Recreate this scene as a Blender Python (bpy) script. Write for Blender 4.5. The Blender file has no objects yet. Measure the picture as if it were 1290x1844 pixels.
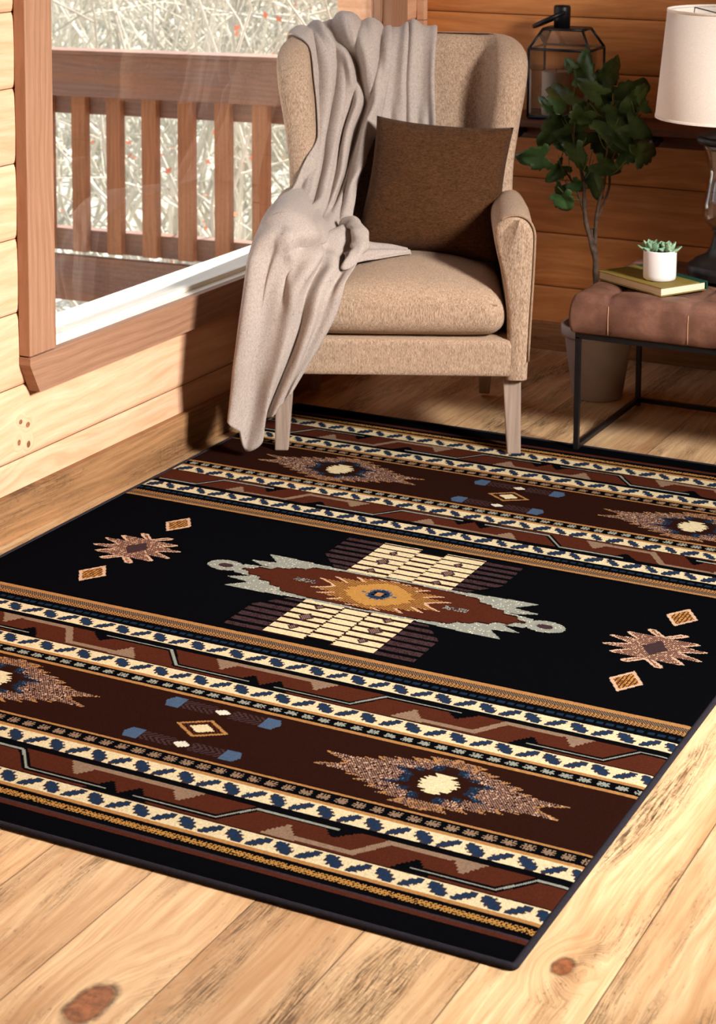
import bpy, bmesh, math, random
import numpy as np
from mathutils import Vector, Matrix, noise as mnoise
random.seed(7); rng = np.random.default_rng(7)
PI = math.pi
SC = bpy.context.scene
COL = SC.collection

# ------------------------------------------------------------------ camera, world, lights
def make_camera():
    f, cy, pit, yaw, roll = 3514.5, 186.7, .1263, .4663, .005
    cp, sp = math.cos(pit), math.sin(pit); c, s = math.cos(yaw), math.sin(yaw)
    fw = Vector((-s*cp, c*cp, -sp)); rt = Vector((c, s, 0)); up = rt.cross(fw)
    cr, sr = math.cos(roll), math.sin(roll)
    r2 = cr*rt+sr*up; u2 = -sr*rt+cr*up
    cam = bpy.data.cameras.new('camera'); o = bpy.data.objects.new('camera', cam); COL.objects.link(o)
    m = Matrix((( r2.x, u2.x, -fw.x, 2.555), (r2.y, u2.y, -fw.y, 0), (r2.z, u2.z, -fw.z, 1.5), (0, 0, 0, 1)))
    o.matrix_world = m
    cam.sensor_fit = 'VERTICAL'; cam.sensor_height = 36; cam.sensor_width = 36
    cam.lens = f/1844*36; cam.shift_y = -(922-cy)/1844
    cam.clip_start = .05; cam.clip_end = 200
    cam.dof.use_dof = True; cam.dof.focus_distance = 3.9; cam.dof.aperture_fstop = 10
    SC.camera = o
make_camera()
SC.view_settings.view_transform = 'Standard'; SC.view_settings.look = 'None'
SC.view_settings.exposure = 0.0; SC.view_settings.gamma = 1; SC.view_settings.use_curve_mapping = False
SC.cycles.max_bounces = 8; SC.cycles.diffuse_bounces = 5; SC.cycles.transmission_bounces = 8
SC.cycles.caustics_reflective = False; SC.cycles.caustics_refractive = False

W = bpy.data.worlds.new('world'); SC.world = W; W.use_nodes = True
bg = W.node_tree.nodes['Background']
bg.inputs['Color'].default_value = (.86, .92, 1, 1); bg.inputs['Strength'].default_value = 1.15

def area(name, loc, target, sx, sy, power, color):
    L = bpy.data.lights.new(name, 'AREA'); L.shape = 'RECTANGLE'; L.size = sx; L.size_y = sy
    L.energy = power; L.color = color
    o = bpy.data.objects.new(name, L); COL.objects.link(o); o.location = loc
    o.rotation_euler = (Vector(target)-Vector(loc)).to_track_quat('-Z', 'Y').to_euler()
    return o
kl = area('window_daylight', (4.45, 2.72, 2.5), (.3, 3.3, .1), .7, .75, 93, (1, .97, .93)); kl.data.spread = math.radians(75)
area('ceiling_fill', (2.4, .6, 2.95), (1.7, 3.2, 0), 2.4, 1.6, 1.2, (.95, .97, 1))
sun = bpy.data.lights.new('sun', 'SUN'); sun.energy = 19; sun.angle = math.radians(.6); sun.color = (1, .96, .88)
so = bpy.data.objects.new('sun', sun); COL.objects.link(so); so.location = (-2, 9, 6)
so.rotation_euler = Vector((.03, -.62, -.8)).to_track_quat('-Z', 'Y').to_euler()

# ------------------------------------------------------------------ object helpers
def tag(o, label=None, cat=None, group=None, kind=None):
    if label: o['label'] = label
    if cat: o['category'] = cat
    if group: o['group'] = group
    if kind: o['kind'] = kind
    return o
def empty(name, loc=(0, 0, 0), rz=0, parent=None, **k):
    o = bpy.data.objects.new(name, None); COL.objects.link(o); o.location = loc; o.rotation_euler = (0, 0, rz)
    o.empty_display_size = .1
    if parent: o.parent = parent
    return tag(o, **k)
def mesh(name, V, F, m, parent=None, smooth=True, **k):
    me = bpy.data.meshes.new(name); me.from_pydata([tuple(map(float, v)) for v in V], [], [tuple(map(int, f)) for f in F])
    if m: me.materials.append(m)
    if smooth and len(V) < 20000 and name in ('wing_back', 'arm', 'seat_cushion', 'seat_rail', 'foliage_x'):
        bm = bmesh.new(); bm.from_mesh(me); bmesh.ops.recalc_face_normals(bm, faces=bm.faces); bm.to_mesh(me); bm.free()
    if smooth: me.polygons.foreach_set('use_smooth', [True]*len(me.polygons))
    me.update()
    o = bpy.data.objects.new(name, me); COL.objects.link(o)
    if parent: o.parent = parent
    return tag(o, **k)
class MB:
    def __init__(s): s.V = []; s.F = []
    def add(s, V, F, T=None):
        n = len(s.V)
        s.V += [tuple(T @ Vector(v)) if T else tuple(v) for v in V]; s.F += [tuple(n+i for i in f) for f in F]; return s
    def box(s, a, b, T=None):
        x0, y0, z0 = a; x1, y1, z1 = b
        return s.add([(x0,y0,z0),(x1,y0,z0),(x1,y1,z0),(x0,y1,z0),(x0,y0,z1),(x1,y0,z1),(x1,y1,z1),(x0,y1,z1)],
                     [(0,3,2,1),(4,5,6,7),(0,1,5,4),(1,2,6,5),(2,3,7,6),(3,0,4,7)], T)
    def build(s, name, m, parent=None, smooth=False, bevel=0, **k):
        o = mesh(name, s.V, s.F, m, parent, smooth, **k)
        if bevel:
            b = o.modifiers.new('bevel', 'BEVEL'); b.width = bevel; b.segments = 2; b.limit_method = 'ANGLE'; b.angle_limit = .6
        return o
def rbox(h, r, n=14, crown=0):
    """box of half-size h with rounded edges of radius r"""
    bm = bmesh.new(); bmesh.ops.create_cube(bm, size=2)
    bmesh.ops.subdivide_edges(bm, edges=bm.edges[:], cuts=n, use_grid_fill=True)
    V = []
    for v in bm.verts:
        # push samples towards the edges so the roundings are well sampled
        u = [math.copysign(abs(c)**.6, c)*hh for c, hh in zip(v.co, h)]
        q = [max(-(hh-r), min(hh-r, c)) for c, hh in zip(u, h)]
        d = Vector(u)-Vector(q)
        on = max(abs(c) for c in v.co)
        if d.length > 1e-9: d = d.normalized()*r
        p = Vector(q)+d
        if crown: p.z += math.copysign(1, p.z)*(crown if p.z > 0 else crown*.0)*(1-(p.x/h[0])**2)**.8*(1-min(1, abs(p.y/h[1]))**2.4) if abs(p.x) < h[0] and abs(p.y) < h[1] else 0
        V.append(p)
    F = [[v.index for v in f.verts] for f in bm.faces]; bm.free()
    return V, F
def loft(rings, cap0=True, cap1=True, closed=True):
    n = len(rings[0]); V = [p for r in rings for p in r]; F = []
    for i in range(len(rings)-1):
        for j in range(n if closed else n-1):
            k = (j+1) % n; F.append((i*n+j, i*n+k, (i+1)*n+k, (i+1)*n+j))
    if cap0: F.append(tuple(range(n-1, -1, -1)))
    if cap1: F.append(tuple((len(rings)-1)*n+j for j in range(n)))
    return V, F
def tube(P, R, n=8, cap=True):
    P = [Vector(p) for p in P]; R = R if hasattr(R, '__len__') else [R]*len(P)
    t0 = (P[1]-P[0]).normalized(); a = t0.orthogonal().normalized(); rings = []
    for i, p in enumerate(P):
        t = (P[min(i+1, len(P)-1)]-P[max(i-1, 0)]).normalized()
        a = (a-t*a.dot(t)).normalized(); b = t.cross(a)
        rings.append([p+(a*math.cos(2*PI*k/n)+b*math.sin(2*PI*k/n))*R[i] for k in range(n)])
    return loft(rings, cap, cap)
def lathe(prof, n=48, cap=True):
    rings = [[(r*math.cos(2*PI*k/n), r*math.sin(2*PI*k/n), z) for k in range(n)] for r, z in prof]
    return loft(rings, cap, cap)
def grid(P):
    h, w = P.shape[:2]; V = P.reshape(-1, 3)
    F = [(i*w+j, i*w+j+1, (i+1)*w+j+1, (i+1)*w+j) for i in range(h-1) for j in range(w-1)]
    return V, F
def cr(P, n):
    """Catmull-Rom resample of array P (k, ...) to n rows"""
    P = np.asarray(P, float); k = len(P); Q = np.concatenate([2*P[:1]-P[1:2], P, 2*P[-1:]-P[-2:-1]])
    out = []
    for t in np.linspace(0, k-1, n):
        i = min(int(t), k-2); u = t-i; a, b, c, d = Q[i], Q[i+1], Q[i+2], Q[i+3]
        out.append(.5*((2*b)+(-a+c)*u+(2*a-5*b+4*c-d)*u*u+(-a+3*b-3*c+d)*u**3))
    return np.array(out)
def subsurf(o, lv=1):
    m = o.modifiers.new('sub', 'SUBSURF'); m.levels = lv; m.render_levels = lv; return o

# ------------------------------------------------------------------ material helpers
def lin(r, g, b):
    f = lambda c: (c/255/12.92) if c/255 <= .04045 else ((c/255+.055)/1.055)**2.4
    return (f(r), f(g), f(b), 1)
class NT:
    def __init__(s, name, rough=.6, spec=.3):
        s.m = bpy.data.materials.new(name); s.m.use_nodes = True; s.t = s.m.node_tree
        s.b = s.t.nodes['Principled BSDF']; s.b.inputs['Roughness'].default_value = rough
        s.b.inputs['Specular IOR Level'].default_value = spec
        s._pos = None
    def n(s, ty, ins=None, **a):
        nd = s.t.nodes.new('ShaderNode'+ty)
        for k, v in a.items(): setattr(nd, k, v)
        for k, v in (ins or {}).items():
            if hasattr(v, 'is_linked') or hasattr(v, 'links'): s.t.links.new(v, nd.inputs[k])
            else: nd.inputs[k].default_value = v
        return nd
    def math(s, op, a, b=0., c=0.):
        return s.n('Math', {0: a, 1: b, 2: c}, operation=op).outputs[0]
    def pos(s):
        if s._pos is None:
            tc = s.n('TexCoord'); s._pos = tc.outputs['Object']
        return s._pos
    def xyz(s):
        o = s.n('SeparateXYZ', {0: s.pos()}).outputs; return o[0], o[1], o[2]
    def vec(s, x, y, z): return s.n('CombineXYZ', {0: x, 1: y, 2: z}).outputs[0]
    def noise(s, v, scale=1, detail=4, rough=.55, dist=0):
        return s.n('TexNoise', {'Vector': v, 'Scale': scale, 'Detail': detail, 'Roughness': rough, 'Distortion': dist}).outputs[0]
    def ramp(s, f, stops, interp='LINEAR'):
        r = s.n('ValToRGB', {0: f}); cr_ = r.color_ramp; cr_.interpolation = interp
        while len(cr_.elements) < len(stops): cr_.elements.new(.5)
        for e, (p, c) in zip(cr_.elements, stops):
            e.position = p; e.color = c if len(c) == 4 else (*c, 1)
        return r.outputs[0]
    def rampf(s, f, a, b, lo=0., hi=1.):
        return s.n('MapRange', {0: f, 1: a, 2: b, 3: lo, 4: hi}, clamp=True).outputs[0]
    def mix(s, f, a, b, mode='MIX'):
        nd = s.n('Mix', data_type='RGBA', blend_type=mode)
        for i, v in ((0, f), (6, a), (7, b)):
            if hasattr(v, 'links') : s.t.links.new(v, nd.inputs[i])
            else: nd.inputs[i].default_value = v
        return nd.outputs[2]
    def col(s, c):
        if hasattr(c, 'links'): s.t.links.new(c, s.b.inputs['Base Color'])
        else: s.b.inputs['Base Color'].default_value = c
        return s
    def bump(s, h, strength=.3, dist=.002):
        b = s.n('Bump', {'Height': h, 'Strength': strength, 'Distance': dist}); s.t.links.new(b.outputs[0], s.b.inputs['Normal']); return s

def plain(name, c, rough=.6, spec=.3, var=.12, scale=30, metallic=0, bump=0):
    t = NT(name, rough, spec); f = t.noise(t.pos(), scale, 3)
    t.col(t.mix(t.rampf(f, .3, .7), tuple([x*(1-var) for x in c[:3]]+[1]), tuple([min(1, x*(1+var)) for x in c[:3]]+[1])))
    t.b.inputs['Metallic'].default_value = metallic
    if bump: t.bump(f, bump, .001)
    return t.m

def wood(name, light, dark, along, across, pitch, off=0., rough=.55, streak=.5, knot=.5, seam=.0012, var=.35, third=None, special=(), rings=1., third_amt=.5, vscale=1., rsp=.3, rw=.16):
    """boards running along one axis, repeating across another"""
    t = NT(name, rough, rsp); c = dict(zip('xyz', t.xyz()))
    L, A = c[along], c[across]; Dp = c[[k for k in 'xyz' if k not in (along, across)][0]]
    q = t.math('DIVIDE', t.math('SUBTRACT', A, off), pitch)
    idx = t.math('FLOOR', q); fr = t.math('FRACT', q)
    r1 = t.n('TexWhiteNoise', {'W': idx}, noise_dimensions='1D'); rv = r1.outputs[0]; rc = t.n('SeparateColor', {0: r1.outputs[1]}).outputs
    offs = t.math('MULTIPLY', rv, 37.)
    Lo = t.math('ADD', L, offs)
    # knots bend the grain
    kv = t.vec(t.math('MULTIPLY', Lo, 1.7), t.math('MULTIPLY', t.math('ADD', A, t.math('MULTIPLY', Dp, .3)), 4.5), offs)
    vo = t.n('TexVoronoi', {'Vector': kv, 'Scale': 1., 'Randomness': 1.}); d = vo.outputs['Distance']
    bend = t.math('MULTIPLY', t.rampf(d, 0., .35, 1., 0.), .05*rings)
    low = t.noise(t.vec(t.math('MULTIPLY', Lo, 1.2), t.math('MULTIPLY', A, 5.), Dp), 1., 3)
    Ab = t.math('ADD', t.math('ADD', A, bend), t.math('MULTIPLY', low, .10*rings))
    sp_mask = None
    for (sl, sa, size, asp) in special:     # big knots at given places
        dl = t.math('DIVIDE', t.math('SUBTRACT', L, sl), asp); da = t.math('SUBTRACT', A, sa)
        wob = t.math('MULTIPLY', t.noise(t.pos(), 30., 2), size*.5)
        dd = t.math('ADD', t.math('SQRT', t.math('ADD', t.math('MULTIPLY', dl, dl), t.math('MULTIPLY', da, da))), wob)
        b = t.math('MULTIPLY', t.rampf(dd, size*.6, size*4.2, 1., 0.), .07)
        Ab = t.math('ADD', Ab, b)
        mk = t.rampf(dd, size*1.12, size*1.3, 1., 0.)
        ring = t.rampf(t.math('ABSOLUTE', t.math('SUBTRACT', dd, size*1.25)), 0, size*.25, .8, 0.)
        sp_mask = (mk, ring) if sp_mask is None else (t.math('MAXIMUM', sp_mask[0], mk), t.math('MAXIMUM', sp_mask[1], ring))
    ringv = t.math('SINE', t.math('ADD', t.math('MULTIPLY', Ab, 300.*vscale), t.math('MULTIPLY', t.noise(t.vec(t.math('MULTIPLY', Lo, 3.), t.math('MULTIPLY', A, 30.), Dp), 1., 3), 9.)))
    fine = t.noise(t.vec(t.math('MULTIPLY', Lo, 7.), t.math('MULTIPLY', Ab, 190.*vscale), t.math('MULTIPLY', Dp, 60.)), 1., 5, .65)
    g = t.math('ADD', t.math('ADD', t.math('MULTIPLY', t.rampf(ringv, -1, 1), rw), .5*(.38-rw)), t.math('MULTIPLY', fine, .8))
    base = t.ramp(g, [(.25, dark), (.55, tuple((a+b)/2 for a, b in zip(light, dark))), (.82, light)])
    # board-to-board value change
    bv = t.math('ADD', 1-var*.55, t.math('MULTIPLY', rc[1], var))
    base = t.mix(1., base, t.n('CombineColor', {0: bv, 1: bv, 2: bv}).outputs[0], 'MULTIPLY')
    if third:
        f3 = t.noise(t.vec(t.math('MULTIPLY', Lo, 1.6), t.math('MULTIPLY', A, 11.), t.math('ADD', offs, 3.)), 1., 3)
        base = t.mix(t.math('MULTIPLY', t.rampf(f3, .45, .68), third_amt), base, third)
    if streak:
        s1 = t.noise(t.vec(t.math('MULTIPLY', Lo, 16.), t.math('MULTIPLY', Ab, 380.), 5.), 1., 5, .75)
        s2 = t.noise(t.vec(t.math('MULTIPLY', Lo, 2.3), t.math('MULTIPLY', A, 13.), t.math('ADD', offs, 9.)), 1., 3)
        sm = t.math('MULTIPLY', t.math('MULTIPLY', t.rampf(s1, .44, .60), t.rampf(s2, .46, .62)), streak)
        base = t.mix(sm, base, tuple(x*.16 for x in dark[:3])+(1,))
        fl = t.noise(t.vec(t.math('MULTIPLY', Lo, 60.), t.math('MULTIPLY', A, 170.), 2.), 1., 3, .7)
        base = t.mix(t.math('MULTIPLY', t.math('MULTIPLY', t.rampf(fl, .58, .66), t.rampf(s2, .40, .58)), streak*.7), base, tuple(x*.22 for x in dark[:3])+(1,))
        saw = t.noise(t.vec(t.math('MULTIPLY', Lo, 300.), t.math('MULTIPLY', A, 18.), 8.), 1., 3, .6)
        base = t.mix(t.math('MULTIPLY', t.math('MULTIPLY', t.rampf(saw, .54, .64), t.rampf(s2, .50, .64)), streak*.45), base, tuple(x*.3 for x in dark[:3])+(1,))
    if knot:
        kn = t.rampf(d, .045, .075, knot, 0.); kr = t.math('MULTIPLY', t.rampf(t.math('ABSOLUTE', t.math('SUBTRACT', d, .085)), 0, .02, .6, 0.), knot)
        base = t.mix(kn, base, lin(105, 48, 22)); base = t.mix(kr, base, lin(60, 30, 16))
    if sp_mask:
        kn2 = t.mix(t.rampf(t.noise(t.pos(), 60., 4, .7), .35, .65), lin(92, 46, 26), lin(160, 92, 54))
        base = t.mix(t.math('MULTIPLY', sp_mask[0], .9), base, kn2); base = t.mix(t.math('MULTIPLY', sp_mask[1], t.rampf(t.noise(t.pos(), 45., 3), .35, .6, .35, 1.)), base, lin(40, 28, 20))
    e = t.math('MULTIPLY', t.math('MINIMUM', fr, t.math('SUBTRACT', 1., fr)), pitch)
    if seam: base = t.mix(t.rampf(e, seam*.3, seam, .85, 0.), base, lin(48, 26, 14))
    t.col(base)
    t.bump(t.math('ADD', t.math('MULTIPLY', fine, .4), t.rampf(e, 0, .003, 0., 1.)), .35, .0012)
    return t.m

def fabric(name, c1, c2, c3=None, scale=900, speck=.0, bump=.5, stretch=(1, 1, .25), rough=.95):
    t = NT(name, rough, .08); x, y, z = t.xyz()
    v = t.vec(t.math('MULTIPLY', x, stretch[0]), t.math('MULTIPLY', y, stretch[1]), t.math('MULTIPLY', z, stretch[2]))
    f = t.noise(v, scale, 3, .7); f2 = t.noise(v, scale*.4, 3, .6)
    g = t.math('ADD', t.math('MULTIPLY', f, .7), t.math('MULTIPLY', f2, .3))
    b = t.mix(t.rampf(g, .36, .62), c1, c2)
    if speck:
        s = t.noise(v, scale*.32, 2, .5); b = t.mix(t.rampf(s, .68, .74, 0., speck), b, c3)
    t.col(b); t.bump(f, bump, .0012)
    t.b.inputs['Sheen Weight'].default_value = .04; t.b.inputs['Sheen Roughness'].default_value = .5
    return t.m
def glass(name, tint=(1, 1, 1, 1), alpha=.12, rough=.02):
    t = NT(name, rough, .5)
    tr = t.n('BsdfTransparent', {0: tint}); gl = t.n('BsdfGlossy', {'Color': (1, 1, 1, 1), 'Roughness': rough})
    lw = t.n('LayerWeight', {0: .35}); fac = t.rampf(lw.outputs[0], 0, 1, alpha*.35, min(1, alpha*4))
    mx = t.n('MixShader', {0: fac, 1: tr.outputs[0], 2: gl.outputs[0]})
    t.t.links.new(mx.outputs[0], t.t.nodes['Material Output'].inputs[0]); return t.m

M = {}
M['floor'] = wood('hickory_floor_planks', lin(240, 206, 160), lin(176, 128, 84), 'y', 'x', .1762, .0, rough=.42, streak=1.0, knot=.6,
                  seam=.0014, var=.32, third=lin(166, 116, 72), third_amt=.6, special=((1.985, 1.168, .026, 1.9), (2.352, 1.690, .015, 1.5)), rings=1.0, vscale=.8, rw=.10)
M['log_left'] = wood('pine_log_siding', lin(234, 190, 156), lin(212, 152, 112), 'y', 'z', .166, .0, rough=.5, streak=.0, knot=.7, seam=.0016, var=.22, rings=1.5, vscale=.45, rw=.2, special=((3.42, .251, .005, 1.2), (3.446, .238, .006, 1.2), (3.414, .205, .006, .9), (3.449, .192, .007, .8)))
M['log_back'] = wood('pine_log_siding_back', lin(226, 150, 86), lin(184, 108, 56), 'x', 'z', .166, .028, rough=.5, streak=.0, knot=.75, seam=.0022, var=.3, rings=1.3, vscale=.45)
M['trim'] = wood('stained_trim_wood', lin(166, 124, 97), lin(134, 94, 70), 'y', 'z', 5., -.7, rough=.55, streak=.0, knot=.4, seam=0, var=.0, rings=.5)
M['trim_v'] = wood('stained_trim_wood_upright', lin(172, 128, 100), lin(140, 98, 72), 'z', 'y', 5., -.7, rough=.55, streak=.0, knot=.4, seam=0, var=.0, rings=.5)
M['base'] = wood('rough_sawn_baseboard', lin(172, 126, 84), lin(116, 80, 50), 'y', 'z', 5., -.7, rough=.6, streak=.7, knot=.4, seam=0, var=.0, third=lin(110, 78, 52), third_amt=.4, rings=.5)
M['base_x'] = wood('rough_sawn_baseboard_back', lin(170, 120, 80), lin(126, 82, 50), 'x', 'z', 5., -.7, rough=.6, streak=.5, knot=.4, seam=0, var=.0, rings=.5)
M['deck'] = wood('deck_rail_wood', lin(120, 90, 78), lin(86, 60, 52), 'x', 'z', 5., -.7, rough=.6, streak=.3, knot=.3, seam=0, var=0, third=lin(126, 82, 52), third_amt=.6, rings=.4)
M['deck_v'] = wood('deck_baluster_wood', lin(146, 94, 60), lin(104, 64, 38), 'z', 'x', 5., -.7, rough=.6, streak=.3, knot=.3, seam=0, var=0, rings=.4)
M['deckfloor'] = wood('weathered_deck_boards', lin(222, 214, 200), lin(184, 172, 156), 'x', 'y', .14, 0, rough=.7, streak=.2, knot=.1, seam=.004, var=.2, rings=.4)
M['unseen'] = plain('grey_painted_boards', lin(84, 78, 72), .8, .1, .06, 4)
M['whitepaint'] = plain('white_sill_paint', lin(238, 232, 218), .45, .3, .03, 8)
M['tweed'] = fabric('beige_tweed_upholstery', lin(112, 86, 66), lin(204, 174, 148), lin(84, 62, 48), 800, .45, .6, (1, 1, .16))
M['piping'] = fabric('dark_beige_piping', lin(130, 104, 82), lin(168, 138, 112), None, 700, 0, .4)
M['blanket'] = fabric('heather_knit_throw', lin(152, 136, 126), lin(187, 172, 162), lin(100, 86, 80), 620, .6, .45, (1, 1, .5))
M['pillow'] = fabric('brown_chenille', lin(52, 31, 16), lin(86, 55, 32), lin(36, 20, 10), 420, .5, .8, (.35, .35, 1))
M['leg'] = wood('grey_washed_leg_wood', lin(172, 150, 134), lin(132, 112, 98), 'z', 'x', 5., -.7, rough=.6, streak=.15, knot=0, seam=0, var=0, rings=.3)
M['blackmetal'] = plain('black_metal', lin(34, 33, 36), .42, .5, .1, 40, .6)
M['leather'] = None
M['potgrey'] = plain('grey_glazed_pot', lin(194, 188, 194), .45, .4, .12, 9)
M['white_ceramic'] = plain('white_ceramic', lin(236, 232, 230), .35, .5, .02, 10)
M['soil'] = plain('dark_soil', lin(44, 32, 24), .95, .1, .4, 120, bump=.8)
M['bark'] = plain('grey_brown_bark', lin(96, 78, 66), .85, .15, .35, 80, bump=.8)
M['pages'] = None
M['shade'] = None
M['blackwood'] = plain('black_turned_base', lin(26, 24, 24), .38, .45, .15, 30)
M['glass'] = glass('clear_glass', (1, 1, 1, 1), .04)
M['lampglass'] = glass('lamp_glass', (.95, .94, .94, 1), .08, .02)
M['wax'] = plain('white_wax', lin(226, 220, 214), .5, .3, .02, 10)
def leather():
    t = NT('worn_brown_leather', .48, .4); f = t.noise(t.pos(), 9, 5, .6); f2 = t.noise(t.pos(), 260, 3, .6)
    c = t.ramp(f, [(.3, lin(82, 52, 42)), (.5, lin(112, 76, 62)), (.72, lin(148, 106, 88))])
    c = t.mix(t.rampf(f2, .5, .7, 0, .25), c, lin(80, 48, 36)); t.col(c); t.bump(f2, .35, .0008); return t.m
M['leather'] = leather()
def pages():
    t = NT('cream_page_edges', .8, .1); x, y, z = t.xyz()
    f = t.noise(t.vec(t.math('MULTIPLY', x, 4), t.math('MULTIPLY', y, 4), t.math('MULTIPLY', z, 1500)), 1, 3)
    t.col(t.mix(t.rampf(f, .35, .65), lin(206, 190, 154), lin(240, 230, 206))); t.bump(f, .4, .0006); return t.m
M['pages'] = pages()
def shade():
    t = NT('linen_lampshade', .9, .1); x, y, z = t.xyz()
    f = t.noise(t.vec(t.math('MULTIPLY', x, 1), t.math('MULTIPLY', y, 1), t.math('MULTIPLY', z, 6)), 220, 3)
    t.col(t.mix(t.rampf(f, .3, .7), lin(232, 216, 200), lin(250, 238, 226))); t.bump(f, .3, .0008)
    t.b.inputs['Subsurface Weight'].default_value = .0; return t.m
M['shade'] = shade()
def leafmat(name, a, b, vein):
    t = NT(name, .42, .4); f = t.noise(t.pos(), 14, 3); c = t.mix(t.rampf(f, .35, .65), a, b)
    f2 = t.noise(t.pos(), 90, 3); c = t.mix(t.rampf(f2, .6, .75, 0, .25), c, vein); t.col(c); t.bump(f2, .3, .001); return t.m
M['leaf'] = leafmat('dark_green_leaf', lin(44, 72, 36), lin(84, 118, 66), lin(130, 150, 90))
M['succ'] = leafmat('pale_green_succulent', lin(116, 150, 118), lin(172, 200, 164), lin(190, 210, 180))
M['olive'] = plain('olive_book_cloth', lin(132, 112, 52), .7, .2, .08, 60)
M['darkgreen'] = plain('dark_green_book_cloth', lin(22, 66, 52), .65, .2, .08, 60)
# ------------------------------------------------------------------ the room
RX, RY0, RY1, RZ = 4.6, -1.0, 5.503, 3.1
mb = MB().box((-.0, RY0, -.05), (RX, RY1, 0)); mb.build('floor', M['floor'], kind='structure')
def log_panel(mb, u0, u1, z0, z1, plane, pitch, off, th=.15):
    """siding boards facing +x (plane='x') or -y (plane='y'); the face bulges towards the room"""
    zs = [z0]; k = math.floor((z0-off)/pitch)
    prof = []
    z = z0
    n = max(2, int((z1-z0)/pitch*10)+1); zz = sorted(set([round(z0, 4), round(z1, 4)] + [round(off+pitch*i+dz, 4) for i in range(-1, 24) for dz in (0, .002, .008, .02, .05, .083, .116, .146, .158, .164) if z0 < off+pitch*i+dz < z1]))
    for z in zz:
        f = ((z-off)/pitch) % 1.; e = min(f, 1-f)*pitch
        prof.append((z, -.006*math.exp(-e/.006)-.0015*abs(f-.5)*2))
    V, F = [], []
    for (z, d) in prof:
        for u in (u0, u1):
            V.append((d, u, z) if plane == 'x' else (u, RY1-d, z))
    n = len(prof); m = len(V)
    for (z, d) in (prof[0], prof[-1]):
        for u in (u0, u1): V.append((-th, u, z) if plane == 'x' else (u, RY1+th, z))
    for i in range(n-1):
        q = (2*i, 2*i+1, 2*i+3, 2*i+2); F.append(q if plane == 'x' else q[::-1])
    F += [(m, m+2, m+3, m+1), (m, m+1, 1, 0), (2*n-2, 2*n-1, m+3, m+2)]
    F.append(tuple([2*i for i in range(n)]+[m+2, m])); F.append(tuple([2*i+1 for i in range(n)][::-1]+[m+1, m+3]))
    mb.add(V, F)
WY0, WY1, WZ0, WZ1 = 3.515, 5.235, .385, 1.95       # window opening in the left wall
mb = MB()
log_panel(mb, RY0, WY0, 0, RZ, 'x', .166, 0); log_panel(mb, WY1, RY1+.15, 0, RZ, 'x', .166, 0)
log_panel(mb, WY0, WY1, 0, WZ0, 'x', .166, 0); log_panel(mb, WY0, WY1, WZ1, RZ, 'x', .166, 0)
mb.build('wall_left', M['log_left'], kind='structure')
mb = MB(); log_panel(mb, 0, RX+.12, 0, RZ, 'y', .166, .028); mb.build('wall_back', M['log_back'], kind='structure')
# right wall with its window (behind the picture's right edge), front wall, ceiling
mb = MB(); B0, B1, C0, C1 = 2.0, 3.5, 1.9, 3.02
MB().box((1.98, 4.45, 0), (2.08, 5.48, 1.58)).box((1.98, 4.33, 0), (2.08, 4.45, .86)).build('shade_blocker', M['unseen'], kind='structure')  # added out of view, only to shade the back wall and far floor
mb.box((RX, RY0, 0), (RX+.12, B0, RZ)).box((RX, B1, 0), (RX+.12, RY1, RZ)).box((RX, B0, 0), (RX+.12, B1, C0)).box((RX, B0, C1), (RX+.12, B1, RZ))
mb.build('wall_right', M['unseen'], kind='structure')
MB().box((0, RY0-.12, 0), (RX, RY0, RZ)).build('wall_front', M['unseen'], kind='structure')
MB().box((-.15, RY0-.12, RZ), (RX+.12, RY1+.15, RZ+.12)).build('ceiling', M['unseen'], kind='structure')
w2 = empty('window_2', (RX, 2.75, 2.46), kind='structure')
mb = MB()
for a, b in (((-.02, -.83, -.56), (.0, -.75, .56)), ((-.02, .75, -.56), (0, .83, .56)), ((-.02, -.75, .49), (0, .75, .56)), ((-.02, -.75, -.56), (0, .75, -.49))): mb.box(a, b)
mb.build('window_frame', M['trim'], w2)

# window in the left wall
w1 = empty('window_1', (0, 0, 0), kind='structure')
mb = MB().box((0, 3.418, .402), (.030, 3.517, 2.05)); mb.build('side_trim', M['trim_v'], w1, bevel=.002)
mb = MB().box((0, 5.235, .402), (.030, 5.350, 2.05)); mb.build('side_trim', M['trim_v'], w1, bevel=.002)
V = [(x, y, z) for x in (0, .030) for y, z in ((3.418, .3995), (3.418, .382), (3.452, .316), (5.35, .316), (5.35, .3995))]
F = [(0, 1, 2, 3, 4), (9, 8, 7, 6, 5)]+[(i, i+5, (i+1) % 5+5, (i+1) % 5) for i in range(5)]
mesh('apron_trim', V, [f[::-1] for f in F], M['trim'], w1, False)
MB().box((0, 3.418, 1.95), (.030, 5.35, 2.05)).build('head_trim', M['trim'], w1)
MB().box((-.17, WY0, .36), (.012, WY1, .400)).build('window_sill', M['whitepaint'], w1, bevel=.003)
mb = MB()
for y0, y1 in ((WY0, WY0+.014), (WY1-.004, WY1)): mb.box((-.034, y0, .40), (-.012, y1, 1.95))
mb.box((-.034, WY0, .400), (-.014, WY1, .412)); mb.build('window_frame', M['whitepaint'], w1)
MB().box((-.03, WY1-.014, .412), (.0, WY1-.004, 1.95)).build('jamb', M['trim_v'], w1)
MB().box((-.024, WY0+.014, .412), (-.021, WY1-.014, 1.945)).build('window_glass', M['glass'], w1)
# baseboards and corner trim
MB().box((0, RY0, 0), (.020, 5.483, .101)).build('baseboard_left', M['base'], kind='structure', bevel=.002)
MB().box((.020, 5.483, 0), (RX, RY1, .085)).build('baseboard_back', M['base_x'], kind='structure', bevel=.002)
MB().box((.0, 5.478, .101), (.026, RY1, 3.1)).build('trim_1', M['log_left'], kind='structure', bevel=.002)

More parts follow.
